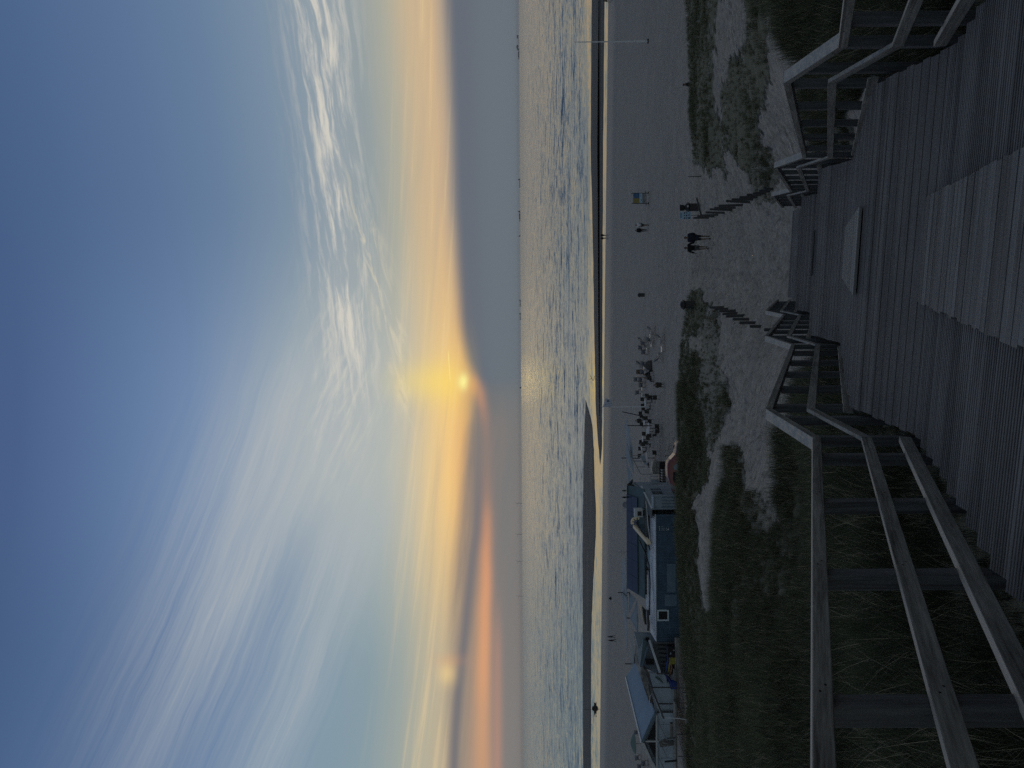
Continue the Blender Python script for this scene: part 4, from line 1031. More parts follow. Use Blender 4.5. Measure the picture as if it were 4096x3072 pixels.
# ------------------------------------------------------------------ ships, turbines, boat, far things
HULL = plain('ship_hull_paint', (.05, .07, .10), .6); SUP = plain('ship_upper_works', (.14, .16, .18), .6)
def ship(py, L, label, aft=1, cranes=0, boxy=0, Y=15000):
    b = W(py, 2083, Y); r = empty('ship', (b.x, Y, SEA), label, 'ship', 'ships at anchor on the horizon'); s = aft
    h = L * .06
    MB().mat(HULL).prism([(-L / 2 * s, -12, 0), (L / 2 * s * .94, -12, 0), (L / 2 * s, -12, h * 1.25), (L * .40 * s, -12, h), (-L / 2 * s, -12, h)], (0, 24, 0)).build('hull', r)
    mb = MB().mat(SUP); x = -L * .40 * s
    mb.box((x, 0, h + 11), (L * .10, 22, 22)); mb.box((x, 0, h + 24), (L * .07, 26, 5)); mb.build('superstructure', r)
    MB().mat(HULL).box((x - L * .035 * s, 0, h + 30), (L * .03, 8, 12)).build('funnel', r)
    for i in range(cranes):
        cx = (-.22 + .6 * i / max(1, cranes - 1)) * L * s; MB().mat(SUP).beam((cx, 0, h), (cx, 0, h + 22), 5, 5, up=(0, 1, 0)).beam((cx, 0, h + 20), (cx + 14, 0, h + 26), 3, 3).build('crane', r)
    if boxy: MB().mat(HULL).box((L * .06 * s, 0, h + 5), (L * .5, 20, 11)).build('deck_load', r)
    MB().mat(SUP).tube([(L * .42 * s, 0, h), (L * .42 * s, 0, h + 18)], 1.5, 6).build('mast', r)
ship(216, 225, 'dark ship on the horizon furthest right, its stern towards the long low shape', -1, 0, 1); ship(733, 190, 'ship on the horizon third from the right, plain deck, right of the middle one', -1)
ship(864, 230, 'long ship on the horizon with a low deck load, beyond the far walkers', -1, 0, 1)
ship(1213, 150, 'small ship with deck cranes, right one of the close pair', -1, 4); ship(1266, 145, 'small ship with deck cranes, left one of the close pair', -1, 3)
b = W(165, 2083, 15000); r = empty('offshore_platform', (b.x, 15000, SEA), 'low offshore platform with two towers far right on the horizon', 'platform')
MB().mat(SUP).box((0, 0, 20), (250, 20, 7)).build('deck', r); MB().mat(SUP).box((95, 0, 34), (60, 24, 30)).build('tower', r); MB().mat(SUP).lathe([(38, 20), (40, 42), (26, 56), (4, 62)], (-115, 0, 0), 12).build('dome', r)
for py, l in ((944, 40), (1551, 46)):
    b = W(py, 2083, 15000); r = empty('marker_buoy', (b.x, 15000, SEA), 'tiny dark shape on the horizon ' + ('between the ships' if py < 1000 else 'just left of below the sun'), 'sea mark', 'sea marks'); MB().mat(SUP).lathe([(16, 0), (16, 18), (6, 34), (2, 40)], n=8).build('body', r)
for py, hh, l in ((2014, 150, 'furthest right'), (2138, 140, 'second from the right'), (2246, 135, 'third from the right'), (2385, 130, 'furthest left')):
    b = W(py, 2083, 15500); r = empty('wind_turbine', (b.x, 15500, SEA), 'faint wind turbine in the haze left of the sun, ' + l, 'wind turbine', 'wind turbines in the haze')
    MB().mat(SUP).tube([(0, 0, 0), (0, 0, hh * .7)], [3.5, 2], 6).build('tower', r)
    for a in (90, 210, 330): MB().mat(SUP).beam((0, -3, hh * .7), (math.cos(R(a + py)) * 55, -3, hh * .7 + math.sin(R(a + py)) * 55), 1, 3).build('blade', r)
bY = 22 * 2880 / (2381 - 2089); b = W(2833, 2381, bY); r = empty('small_boat', (b.x, b.y, SEA - .05), 'small dark boat with a thin mast lying in the channel, far left', 'boat'); r.scale = (.8, .8, .85)
MB().mat(M['black']).prism([(-1.6, -.6, .0), (1.5, -.6, .0), (2.2, -.5, .55), (1.0, -.55, .5), (-1.9, -.55, .55)], (0, 1.2, 0)).build('hull', r)
MB().mat(M['black']).prism([(-.9, -.4, .5), (.9, -.4, .5), (.5, -.4, 1.15), (-.4, -.4, 1.3), (-.8, -.4, .9)], (0, .8, 0)).build('cabin', r)
MB().mat(M['black']).tube([(-.35, 0, .4), (-.45, 0, 4.1)], .05, 6).build('mast', r); MB().mat(M['black']).tube([(-2.0, 0, .3), (-3.3, 0, .55)], .16, 8, .05).build('outboard', r)
b = hit(2394, 2446); o = MB().mat(CL['black']).lathe([(.18, 0), (.30, .12), (.30, .34), (.20, .50), (.08, .60)], n=12).tube([(.2, 0, .3), (.42, .05, .36), (.40, 0, .12)], .05, 6).build('bag', smooth=True); o.location = b; tag(o, 'small dark rucksack left alone on the sand behind the café', 'bag')
o = MB().mat(M['oldpost']).beam((0, 0, .1), (1.6, .2, .9), .14, .12).beam((.7, .1, .4), (.4, .3, 1.2), .08, .08).build('driftwood'); Yd = 22 * 2880 / (2372 - 2081); o.location = (W(1523, 2372, Yd).x, Yd, SEA - .1); tag(o, 'small dark snag in the shallows below the sun', 'driftwood')
# big broken driftwood of foam line
# ------------------------------------------------------------------ beach café
BLU = plain('blue_container_paint', (.045, .085, .135), .5, .22, 1.2); BLP = plain('pale_blue_patch', (.09, .145, .20), .55, .12, 1.5)
LGB = plain('light_grey_blue_wall', (.20, .25, .31), .6, .12, 1.0); TEAL = plain('grey_green_roof', (.045, .085, .10), .5, .15, 1.0)
PV = plain('solar_panel_glass', (.010, .020, .045), .18, .15, .8, spec=.5); CORR = plain('galvanised_roof', (.46, .49, .54), .38, .15, 2.0, metal=.35)
MEMB = plain('stained_roof_membrane', (.22, .22, .22), .8, .55, 1.1); WALLW = plain('white_wall_panels', (.33, .40, .48), .6, .10, .8)
ROOFB = plain('blue_grey_roof_felt', (.21, .30, .42), .7, .06, .6); FELT = plain('dark_roof_felt', (.05, .06, .065), .7, .3, 2)
def cP(py, v, Y): return W(py, v, Y)
# ---- blue container facing the dunes
YA = 68.0
pr_ = cP(2058, 2629, YA); pl_ = cP(2565, 2621, YA); zc = (pr_.z + pl_.z) / 2 + .02; x0, x1 = pl_.x, pr_.x; Lc = x1 - x0; gzc = zc - 2.62
A_ = empty('shipping_container', ((x0 + x1) / 2, YA, gzc), 'long blue shipping container with one white framed window, backing onto the dune', 'container')
mb = MB().mat(BLU); n = 44; prof = []
for i in range(n):
    a = -Lc / 2 + .12 + (Lc - .24) * i / n; w = (Lc - .24) / n
    prof += [(a, .0), (a + w * .35, .0), (a + w * .5, .04), (a + w * .85, .04)]
prof += [(Lc / 2 - .12, 0)]
vs = [(a, b, .16) for a, b in prof] + [(a, b, 2.48) for a, b in prof]; m_ = len(prof)
mb.add(vs, [(i, i + 1, i + 1 + m_, i + m_) for i in range(m_ - 1)])
mb.box((0, 1.25, 1.3), (Lc - .1, 2.3, 2.3)); mb.build('corrugated_wall', A_)
mb = MB().mat(BLU)
for z in (.08, 2.54): mb.box((0, .02, z), (Lc, .10, .15))
for x in (-1, 1): mb.box((x * (Lc / 2 - .06), .02, 1.31), (.13, .12, 2.62)); mb.box((x * (Lc / 2 - .03), 2.42, 1.31), (.12, .12, 2.62))
mb.build('frame', A_)
def lx(py, Y=YA): return cP(py, 2650, Y).x - (x0 + x1) / 2
def lz(v, py=2300, Y=YA): return cP(py, v, Y).z - gzc
for a, b, c, d in ((2255, 2369, 2667, 2702), (2378, 2424, 2658, 2706)):
    MB().mat(BLP).box(((lx(a) + lx(b)) / 2, -.035, (lz(c) + lz(d)) / 2), (abs(lx(a) - lx(b)), .02, abs(lz(c) - lz(d)))).build('patch', A_)
wf = MB().mat(plain('pale_window_frame', (.42, .52, .60), .5)); wx, wz = (lx(2438) + lx(2483)) / 2, (lz(2627) + lz(2674)) / 2; ww, wh = abs(lx(2438) - lx(2483)), abs(lz(2627) - lz(2674))
for s in (-1, 1): wf.box((wx + s * (ww / 2 - .07), -.05, wz), (.14, .10, wh)); wf.box((wx, -.052, wz + s * (wh / 2 - .07)), (ww, .10, .14))
wf = wf.build('window', A_); MB().mat(M['glass']).box((wx, -.02, wz), (ww - .26, .03, wh - .26)).build('pane', wf)
mb = MB().mat(M['white'])          # faded rows of container figures
for j, zz in enumerate((.30, .52, .74)):
    for i, (px_, w_) in enumerate(((0, .10), (.14, .07), (.24, .10), (.38, .08), (.50, .05))[: 5 - (j == 0) * 3]): mb.box((lx(2106 + j * 7), -.012, 2.36 - px_ * 1.7 - .1), (.045, .006, w_))
mb.box((lx(2118), -.012, 1.45), (.12, .006, .12)); mb.build('numbers', A_)
def corr(name, xa, xb, ya, yb, za, zb, parent, mat, pitch=.16, hgt=.03, along='y'):
    """corrugated sheet roof: ribs run across"""
    mb = MB().mat(mat); n = max(4, int(abs(xb - xa) / pitch)); prof = []
    for i in range(n + 1):
        for q, h_ in ((0, 0), (.25, 1), (.5, 1), (.75, 0)):
            t = min(1, (i + q) / n); prof.append((xa + (xb - xa) * t, h_ * hgt))
    vs = [(a, ya, za + h_) for a, h_ in prof] + [(a, yb, zb + h_) for a, h_ in prof]; m_ = len(prof)
    vs += [(a, ya, za - .03) for a, h_ in prof] + [(a, yb, zb - .03) for a, h_ in prof]
    f = [(i, i + 1, i + 1 + m_, i + m_) for i in range(m_ - 1)] + [(i + 2 * m_, i + 3 * m_, i + 1 + 3 * m_, i + 1 + 2 * m_) for i in range(m_ - 1)] + [(i, i + 2 * m_, i + 1 + 2 * m_, i + 1) for i in range(m_ - 1)]
    mb.add(vs, f); return mb.build(name, parent)
corr('roof', -Lc / 2 - .05, Lc / 2 + .05, -.06, 2.5, 2.64, 2.70, A_, CORR, .20, .05)
# ---- building behind with solar roof
zr, ze = -11.2, -12.25; Yr, Yf, Yb = 76.0, 72.6, 79.6
xr0, xr1 = cP(2353, 2500, Yr).x, cP(1936, 2500, Yr).x; gb = -16.3
B_ = empty('beach_cafe', ((xr0 + xr1) / 2, 76, gb), 'grey café building with a solar panelled pitched roof behind the blue container', 'building'); cx = (xr0 + xr1) / 2; hw = (xr1 - xr0) / 2
def loc(p): return (p[0] - cx, p[1] - 76, p[2] - gb)
mb = MB().mat(LGB); mb.box((0, .1, (ze - gb) / 2 - .1), (2 * hw - .5, Yb - Yf - .6, ze - gb - .15))
mb.prism([(hw - .30, Yf + .3 - 76, ze - gb - .1), (hw - .30, Yb - .3 - 76, ze - gb - .1), (hw - .30, 0, zr - gb - .12)], (-2 * hw + .6, 0, 0)); mb.build('wall', B_)
mb = MB().mat(TEAL)
mb.prism([(-hw, Yf - .3 - 76, ze - gb - .07), (-hw, 0, zr - gb), (-hw, Yb + .3 - 76, ze - gb - .1), (-hw, Yb + .3 - 76, ze - gb - .18), (-hw, 0, zr - gb - .1), (-hw, Yf - .3 - 76, ze - gb - .17)], (2 * hw, 0, 0)); rf = mb.build('roof', B_)
MB().mat(TEAL).box((0, 0, zr - gb + .03), (2 * hw + .05, .3, .06)).build('ridge_cap', rf)
# five by two panels on the front slope
n5 = 6; sl_ = (zr - ze) / (Yr - Yf); pw = (2 * hw - 1.1) / n5
for i in range(n5):
    for j in range(2):
        ya, yb = Yf + .95 + j * 1.22 - 76, Yf + .95 + (j + 1) * 1.22 - .03 - 76; xa = -hw + .06 + i * pw; f = lambda y: ze - gb + (y + 76 - Yf) * sl_ + .075
        MB().mat(PV).prism([(xa, ya, f(ya)), (xa + pw - .03, ya, f(ya)), (xa + pw - .03, yb, f(yb)), (xa, yb, f(yb))], (0, 0, .035)).build('solar_panel', rf)
mb = MB().mat(M['black']); a = Vector(loc(cP(1955, 2556, 75)))
for q in ((1950, 2549, 2523),):
    p0 = Vector((hw - .25, -1.6, ze - gb + .3)); mb.tube([p0, p0 + Vector((.35, 0, .35)), p0 + Vector((.38, 0, .95))], .08, 8)
mb.build('flue', B_)
for i, (py, lab, sc_) in enumerate(((1963, 'dark pigeon perched on the café roof ridge, nearer its right end', 1.0), (1989, 'dark pigeon with raised tail perched on the café roof ridge, further left', 1.1))):
    b = cP(py, 2500, Yr); o = MB().mat(M['black']).lathe([(.01, 0), (.06, .03), (.10, .12), (.09, .20), (.05, .27), (.055, .31), (.04, .36), (.01, .37)], n=10, sx=.8, sy=1.3).beam((0, -.1, .1), (.05, -.34, .02 + .25 * i), .07, .03).beam((0, .09, .33), (0, .15, .32), .02, .02).tube([(.03, 0, -.06), (.03, 0, .03)], .012, 5).tube([(-.03, 0, -.06), (-.03, 0, .03)], .012, 5).build('pigeon', smooth=True)
    o.location = (b.x, Yr, zr + .11); o.scale = (sc_ * 1.2,) * 3; tag(o, lab, 'pigeon', 'pigeons on the café roof')
o = MB().mat(M['metal']).lathe([(.02, 0), (.30, .04), (.36, .10)], n=16).tube([(0, 0, -.2), (0, 0, .1)], .03, 6).build('satellite_dish', smooth=True); b = cP(2016, 2503, 77.0); o.location = (b.x, 76.5, zr + .05); o.rotation_euler = (R(70), 0, 0); tag(o, 'pale satellite dish behind the café roof ridge', 'satellite dish')
o = MB().mat(M['metal']).tube([(0, 0, -.3), (0, 0, 1.0)], .02, 6).beam((-.5, 0, .6), (.1, 0, .6), .03, .03).beam((-.3, 0, .35), (.3, 0, .35), .02, .02).build('aerial'); b = cP(2206, 2500, 76.6); o.location = (b.x, 76.4, zr); tag(o, 'thin aerial rising behind the middle of the café roof', 'aerial')
# ---- flat roofed kitchen between, right wall with a hatch
yk0, yk1 = 68.2, 74.0; zk = -12.42; xk1 = cP(2034, 2610, 68.2).x; xk1b = cP(1944, 2565, 74.2).x; xk0 = x1 - .4; gk = -15.2
K_ = empty('cafe_kitchen', (xk1, yk0, gk), 'pale flat roofed kitchen cabin with an open hatch, right of the blue container', 'cabin')
q = lambda x, y, z: (x - xk1, y - yk0, z - gk)
skew = (xk1b - xk1) / (yk1 - yk0)
mb = MB().mat(LGB); mb.prism([q(xk1, yk0, gk), q(xk1 + skew * 2.2, yk0 + 2.2, gk), q(xk1 + skew * 2.2, yk0 + 2.2, zk), q(xk1, yk0, zk)], (-.12, 0, 0))
mb.prism([q(xk1 + skew * 5.2, yk0 + 5.2, gk), q(xk1b, yk1, gk), q(xk1b, yk1, zk), q(xk1 + skew * 5.2, yk0 + 5.2, zk)], (-.12, 0, 0))
mb.prism([q(xk1 + skew * 2.2, yk0 + 2.2, gk), q(xk1 + skew * 5.2, yk0 + 5.2, gk), q(xk1 + skew * 5.2, yk0 + 5.2, gk + 1.0), q(xk1 + skew * 2.2, yk0 + 2.2, gk + 1.0)], (-.12, 0, 0))
mb.prism([q(xk1 + skew * 2.2, yk0 + 2.2, zk - .7), q(xk1 + skew * 5.2, yk0 + 5.2, zk - .7), q(xk1 + skew * 5.2, yk0 + 5.2, zk), q(xk1 + skew * 2.2, yk0 + 2.2, zk)], (-.12, 0, 0)); mb.build('wall', K_)
mb = MB().mat(M['black']); mb.prism([q(xk1 - .5, yk0 + 1.8, gk + .1), q(xk1 + .1, yk0 + 5.6, gk + .1), q(xk1 + .1, yk0 + 5.6, zk - .1), q(xk1 - .5, yk0 + 1.8, zk - .1)], (-.1, 0, 0)); ht = mb.build('hatch', K_)
mb = MB().mat(M['metal'])
for zz in (1.35, 1.6): mb.beam(q(xk1 + skew * 2.2 - .1, yk0 + 2.2, gk + zz), q(xk1 + skew * 5.2 - .1, yk0 + 5.2, gk + zz), .04, .04)
mb.build('shutter_bar', ht)
MB().mat(FELT).prism([q(xk1, yk0, zk), q(xk1b, yk1, zk), q(xk0 - 3, yk1, zk), q(xk0 - 3, 70.6, zk), q(xk0 + .0, 70.6, zk), q(xk0 + .0, yk0, zk)], (0, 0, .06)).build('roof', K_)
MB().mat(M['white']).beam(q(xk1 + .02, yk0, zk + .06), q(xk1b + .02, yk1, zk + .06), .06, .14).build('roof_edge', K_)
mb = MB().mat(LGB); fx0, fx1 = cP(2031, 2650, 68.0).x, cP(1981, 2650, 68.0).x
C2 = empty('steel_cabin', ((fx0 + fx1) / 2, 67.6, gk), 'narrow ribbed pale blue steel cabin end standing between the blue container and the red truck', 'cabin')
h_ = cP(2000, 2613, 67.6).z - gk; wd = fx1 - fx0; mb = MB().mat(LGB); mb.box((0, .5, h_ / 2), (wd, .9, h_)); mb.build('wall', C2)
mb = MB().mat(BLP)
for i in range(4): mb.box((-wd * .36 + i * wd * .24, .03, h_ * .40), (.06, .06, h_ * .62))
mb.build('rib', C2); mb = MB().mat(LGB)
for s in (-1, 1): mb.box((s * wd / 2, .0, h_ / 2), (.07, .12, h_))
mb.box((0, 0, h_ - .04), (wd, .12, .08)); mb.build('frame', C2)
# light translucent roof sheets between container and café
S_ = empty('lean_to_roof', (x0 + 4, 70.7, -13.2), 'pale corrugated lean-to roof between the blue container and the café roof', 'roof')
corr('sheet', -3.2, 1.6, 0.1, 2.1, .35, .62, S_, CORR, .3, .03); corr('sheet', 1.9, 5.3, .1, 2.1, .33, .60, S_, plain('pale_blue_sheet', (.30, .40, .50), .5), .5, .02)
MB().mat(M['dark']).box((1.0, 1.1, -.3), (9, 2.0, .5)).build('support', S_)
# roof plant: air handling unit, bent duct, strips, pipes
b = cP(2052, 2571, 72.0); k = 72 / 2880
o = empty('air_unit', b, 'white box air handling unit on the café roof right of the bent duct', 'air handling unit')
MB().mat(M['offwhite']).box((0, .35, 16 * k), (33 * k, .7, 31 * k)).build('casing', o); MB().mat(M['dark']).box((-.05, -.01, 13 * k), (18 * k, .03, 16 * k)).build('grille', o)
for s in (-1, 1): MB().mat(M['metal']).box((s * .3, .3, -.06), (.05, .5, .2)).build('foot', o)
o = empty('bent_duct', (0, 0, 0), 'large sunlit-coloured duct bent over at its top and slanting down to the container roof', 'duct')
k0, k1 = cP(2105, 2538, 73.5), cP(2172, 2596, 69.6); k2 = cP(2086, 2532, 73.5)
mb = MB().mat(M['cream']); mb.beam(k0, k1, .34, .34); mb.build('slope', o)
mb = MB().mat(M['cream']); pts_ = [k0 + Vector((0, 0, -.05)), cP(2096, 2530, 73.5), cP(2086, 2529, 73.5), cP(2076, 2534, 73.5), cP(2072, 2547, 73.5), cP(2073, 2562, 73.5)]
for a, b_ in zip(pts_[1:-1], pts_[2:]): mb.beam(a, b_ + (b_ - a) * .15, .34, .28)
mb.build('bend', o); MB().mat(M['black']).tube([cP(2090, 2545, 73.3), cP(2110, 2556, 72.5), cP(2150, 2585, 70.5), cP(2200, 2600, 69.6)], .07, 6).build('hose', o)
o = empty('slanting_duct', (0, 0, 0), 'sunlit-coloured slanting panel on the roofs behind the container window', 'panel'); MB().mat(M['cream']).prism([cP(2420, 2558, 73), cP(2421, 2564, 73), cP(2495, 2580, 70.5), cP(2482, 2572, 70.5)], (0, .12, 0)).build('panel', o); MB().mat(FELT).prism([cP(2424, 2568, 72.8), cP(2440, 2584, 72.8), cP(2500, 2587, 70.6), cP(2496, 2578, 70.6)], (0, .1, 0)).build('side', o)
gpz = 'pipes and cables lying on the café roofs'
for i, (pts, rr, m__, lab) in enumerate([([(2160, 2557, 72), (2210, 2580, 71), (2260, 2596, 70.2), (2330, 2600, 69.6), (2460, 2598, 69.3)], .07, M['black'], 'thick black pipe running along the roof above the blue container'), ([(2440, 2590, 70), (2500, 2594, 69.6), (2522, 2592, 69.6)], .13, M['oldpost'], 'brown timber beam lying on the roof left of the window'),
        ([(2300, 2590, 70.4), (2390, 2591, 70), (2440, 2592, 69.8)], .05, M['white'], 'white conduit lying along the middle of the roof'), ([(2005, 2584, 71), (2040, 2588, 70.6), (2100, 2592, 70.2), (2160, 2600, 69.6)], .05, M['offwhite'], 'pale conduit on the flat roof near the air unit')]):
    o = MB().mat(m__).tube([cP(*p) for p in pts], rr, 6).build('roof_pipe'); tag(o, lab, 'pipe', gpz)
# ---- shelter left of the container: kayaks under a roof beam
K = 66.5; gl_ = cP(2600, 2712, K).z - .0
o = empty('kayak_shelter', cP(2640, 2705, K), 'open timber shelter with dark planked back wall left of the blue container', 'shelter'); O = o.location
def rel(py, v, Y): return cP(py, v, Y) - O
MB().mat(FELT).prism([rel(2568, 2610, 68.5), rel(2568, 2712, 68.5), rel(2692, 2712, 68.5), rel(2692, 2640, 68.5), rel(2640, 2618, 68.5)], (0, .15, 0)).build('back_wall', o)
mb = MB().mat(M['post'])
for i in range(6): mb.beam(rel(2586 + i * 17, 2628 + i * 3, 68.3), rel(2588 + i * 17, 2668, 68.3), .22, .04, up=(0, 1, 0))
mb.build('boards', o)
for py, a in ((2571, 2618), (2693, 2625), (2753, 2655)): MB().mat(M['post']).beam(rel(py, a, 67), rel(py, 2706, 67), .14, .14, up=(0, 1, 0)).build('post', o)
MB().mat(M['offwhite']).beam(rel(2562, 2598, 67.5), rel(2690, 2640, 64.5), .14, .16).build('rafter', o)
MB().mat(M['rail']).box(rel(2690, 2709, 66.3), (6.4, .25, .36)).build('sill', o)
def kayak(p0, p1, m__, label, w=.62, h=.34):
    a = Vector(p0); b_ = Vector(p1); n = 9; mb = MB().mat(m__); d = (b_ - a); ln = d.length; d.normalize(); sx = d.cross(Vector((0, 0, 1))).normalized()
    rings = []
    for i in range(n + 1):
        t = i / n; wv = max(.04, math.sin(math.pi * (.04 + t * .92)) ** .6); c = a.lerp(b_, t) + Vector((0, 0, (1 - wv) * .18))
        rings.append([c + sx * math.cos(q) * w / 2 * wv + Vector((0, 0, 1)) * math.sin(q) * h / 2 * wv * (1.0 if math.sin(q) < 0 else .6) for q in [2 * math.pi * j / 10 for j in range(10)]])
    mb.add(sum(rings, []), [(i * 10 + j, i * 10 + (j + 1) % 10, (i + 1) * 10 + (j + 1) % 10, (i + 1) * 10 + j) for i in range(n) for j in range(10)]); o = mb.build('kayak', smooth=True)
    sg = MB().mat(M['black']).lathe([(.16, 0), (.17, .03)], a.lerp(b_, .45) + Vector((0, 0, h * .30)), 12, 1.6, 1.1).build('cockpit', o); return tag(o, label, 'kayak', 'kayaks in the timber shelter')
YEL = plain('yellow_plastic', (.22, .20, .03), .4, .15, 3); KBL = plain('blue_plastic', (.015, .04, .18), .4, .15, 3); KDB = plain('dark_blue_plastic', (.010, .014, .09), .4, .2, 3); ORG = plain('faded_orange_plastic', (.20, .10, .06), .45, .15, 3)
kayak(cP(2590, 2672, 67.4), cP(2690, 2668, 67.4), KBL, 'long blue kayak on top of the stack in the shelter'); kayak(cP(2608, 2682, 67.2), cP(2690, 2677, 67.2), YEL, 'yellow kayak under the long blue one', .7, .45)
kayak(cP(2640, 2686, 66.9), cP(2705, 2682, 66.9), ORG, 'faded orange kayak poking out left of the yellow one', .5, .3); kayak(cP(2696, 2664, 66.6), cP(2748, 2690, 66.2), KDB, 'dark blue kayak leaning down at the left end of the shelter', .7, .5)
o = MB().mat(YEL).box((0, 0, 0), (.85, .8, .62)).box((0, 0, .33), (.9, .85, .06)).build('storage_box'); o.location = cP(2632, 2694, 66.8); tag(o, 'yellow plastic box under the kayaks', 'box')
o = MB().mat(M['black']).box((0, 0, 0), (.95, .7, .9)).mat(LGB).box((-.1, -.36, .2), (.16, .02, .12)).box((.2, -.36, -.1), (.12, .02, .10)).build('storage_box'); o.location = cP(2604, 2688, 66.6); tag(o, 'dark box with two pale labels right of the yellow box', 'box')
o = MB().mat(KBL).box((0, 0, 0), (.6, .6, .45)).box((0, 0, .25), (.66, .66, .06)).build('storage_box'); o.location = cP(2738, 2694, 66.0); tag(o, 'bright blue tub at the left end of the kayak shelter', 'box')
# ---- grey shed with membrane roof behind the shelter
o = empty('grey_shed', cP(2600, 2650, 71), 'grey shed with a stained membrane roof edge and small dark doorway', 'shed'); O = o.location
MB().mat(LGB).prism([rel(2540, 2540, 72), rel(2545, 2640, 72), rel(2700, 2640, 70), rel(2668, 2572, 70)], (0, 1.0, 0)).build('wall', o)
MB().mat(TEAL).prism([rel(2553, 2578, 70.4), rel(2568, 2590, 70), rel(2668, 2565, 68.9), rel(2622, 2553, 71)], (0, 0, .12)).build('roof', o)
MB().mat(BLP).beam(rel(2588, 2590, 69.8), rel(2664, 2567, 68.8), .08, .16).build('gutter', o)
MB().mat(MEMB).prism([rel(2545, 2537, 73), rel(2570, 2546, 72.5), rel(2648, 2563, 70.5), rel(2700, 2590, 69), rel(2812, 2601, 67.4), rel(2800, 2593, 67.4), rel(2720, 2566, 68.6), rel(2650, 2541, 71.5), rel(2600, 2536, 73)], (0, .3, -.25)).build('membrane', o)
MB().mat(M['black']).prism([rel(2634, 2580, 69.9), rel(2634, 2615, 69.9), rel(2656, 2615, 69.9), rel(2656, 2584, 69.9)], (0, -.15, 0)).build('doorway', o); MB().mat(M['black']).prism([rel(2548, 2582, 71.4), rel(2550, 2596, 71.4), rel(2566, 2590, 71.2), rel(2560, 2580, 71.2)], (0, -.1, 0)).build('window', o)
# ---- white panel wall with picture
o = empty('white_panel_wall', cP(2770, 2697, 66.8), 'wall of white panels between dark posts with a small fish picture', 'wall'); O = o.location
MB().mat(WALLW).prism([rel(2696, 2600, 67), rel(2696, 2697, 67), rel(2860, 2697, 66.4), rel(2860, 2640, 66.4), rel(2760, 2615, 66.8)], (0, .12, 0)).build('panel', o)
for py, a in ((2750, 2607), (2815, 2632), (2848, 2620)): MB().mat(M['post']).beam(rel(py, a, 66.3), rel(py, 2697, 66.3), .10 + .1 * (py == 2848), .1, up=(0, 1, 0)).build('post', o)
MB().mat(M['post']).beam(rel(2695, 2585, 66.4), rel(2875, 2655, 65.0), .16, .14).build('rafter', o)
MB().mat(M['oldpost']).beam(rel(2696, 2590, 66.3), rel(2750, 2610, 66.2), .10, .10).build('trim', o)
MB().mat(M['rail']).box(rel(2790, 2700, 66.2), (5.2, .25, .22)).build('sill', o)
fm = plain('green_grey_print', (.06, .10, .10), .7, .6, 8)
fs_ = [rel(a, b_, 66.55) for a, b_ in ((2704, 2622), (2707, 2634), (2713, 2641), (2722, 2648), (2732, 2653), (2729, 2645), (2720, 2636), (2716, 2628), (2709, 2619))]
MB().mat(fm).prism(fs_, (0, -.03, 0)).build('picture', o)
mb = MB().mat(M['offwhite']); mb.tube([rel(2880, 2755, 63.5), rel(2874, 2715, 64.2), rel(2871, 2662, 65), rel(2860, 2645, 65.2), rel(2800, 2622, 65.6), rel(2774, 2608, 65.8), rel(2785, 2600, 65.8), rel(2812, 2598, 66), rel(2828, 2606, 66)], .035, 6); mb.build('hose', o)
for a, b_ in (((2772, 2608), (2850, 2627)), ((2790, 2612), (2846, 2622))): MB().mat(M['metal']).beam(rel(*a, 65.6), rel(*b_, 65.4), .05, .05).build('strut', o)
# ---- white cabin, gable towards us
Yc0, Yc1 = 66.0, 75.6; zp = cP(2967, 2565, Yc0).z; zv = cP(2852, 2616, Yc0).z; xc = cP(2967, 2565, Yc0).x; hw2 = cP(2852, 2616, Yc0).x - xc; gw = cP(2950, 2695, Yc0).z
o = empty('white_cabin', (xc, Yc0, gw), 'white gabled cabin with blue grey roof and dark glazed gable at the left edge', 'cabin'); dx = 2.0
zpl, zvl = zp - gw, zv - gw
MB().mat(ROOFB).prism([(0, 0, zpl), (hw2 + .05, 0, zvl - .02), (hw2 + .05 + dx * .55, Yc1 - Yc0, zvl - .02), (dx * 1.0, Yc1 - Yc0, zpl)], (0, 0, -.10)).build('roof', o)
MB().mat(LGB).prism([(0, 0, zpl), (-hw2 - .05, 0, zvl - .02), (-hw2 + dx * .55, Yc1 - Yc0, zvl - .02), (dx, Yc1 - Yc0, zpl)], (0, 0, -.10)).build('roof', o)
mb = MB().mat(M['white']).beam((0, -.06, zpl + .02), (dx, Yc1 - Yc0, zpl + .02), .30, .06); mb.build('ridge', o)
for s in (1, -1): MB().mat(BLP if s > 0 else M['offwhite']).beam((0, -.08, zpl - .10), (s * hw2 * 1.02, -.08, zvl - .10), .10, .24).build('barge_board', o)
mb = MB().mat(WALLW); mb.box((0, .45, (zvl - .5) / 2), (2 * hw2 - .2, .5, zvl - .5)); mb.box((0, .5, zvl - .35), (2 * hw2 - .2, .5, .3))
mb.prism([(-hw2 + .1, .6, zvl - .2), (hw2 - .1, .6, zvl - .2), (0, .6, zpl - .15)], (0, .2, 0)); mb.box((hw2 * .0 + .3, 5.0, zvl / 2 - .2), (2 * hw2 - .4, 8.6, zvl - .4)); mb.build('wall', o)
mb = MB().mat(M['glass'])
for s in (1, -1): mb.prism([(s * .14, .20, zvl - .12), (s * (hw2 - .95), .20, zvl - .12), (s * .14, .20, zpl - .62)], (0, .1, 0))
gl2 = mb.build('gable_window', o); mb = MB().mat(M['offwhite']); mb.box((0, .1, zvl + .2), (.14, .12, 1.2)); mb.box((0, .1, zvl - .24), (2 * hw2 - .4, .14, .14)); mb.build('mullion', gl2)
mb = MB().mat(M['dark'])
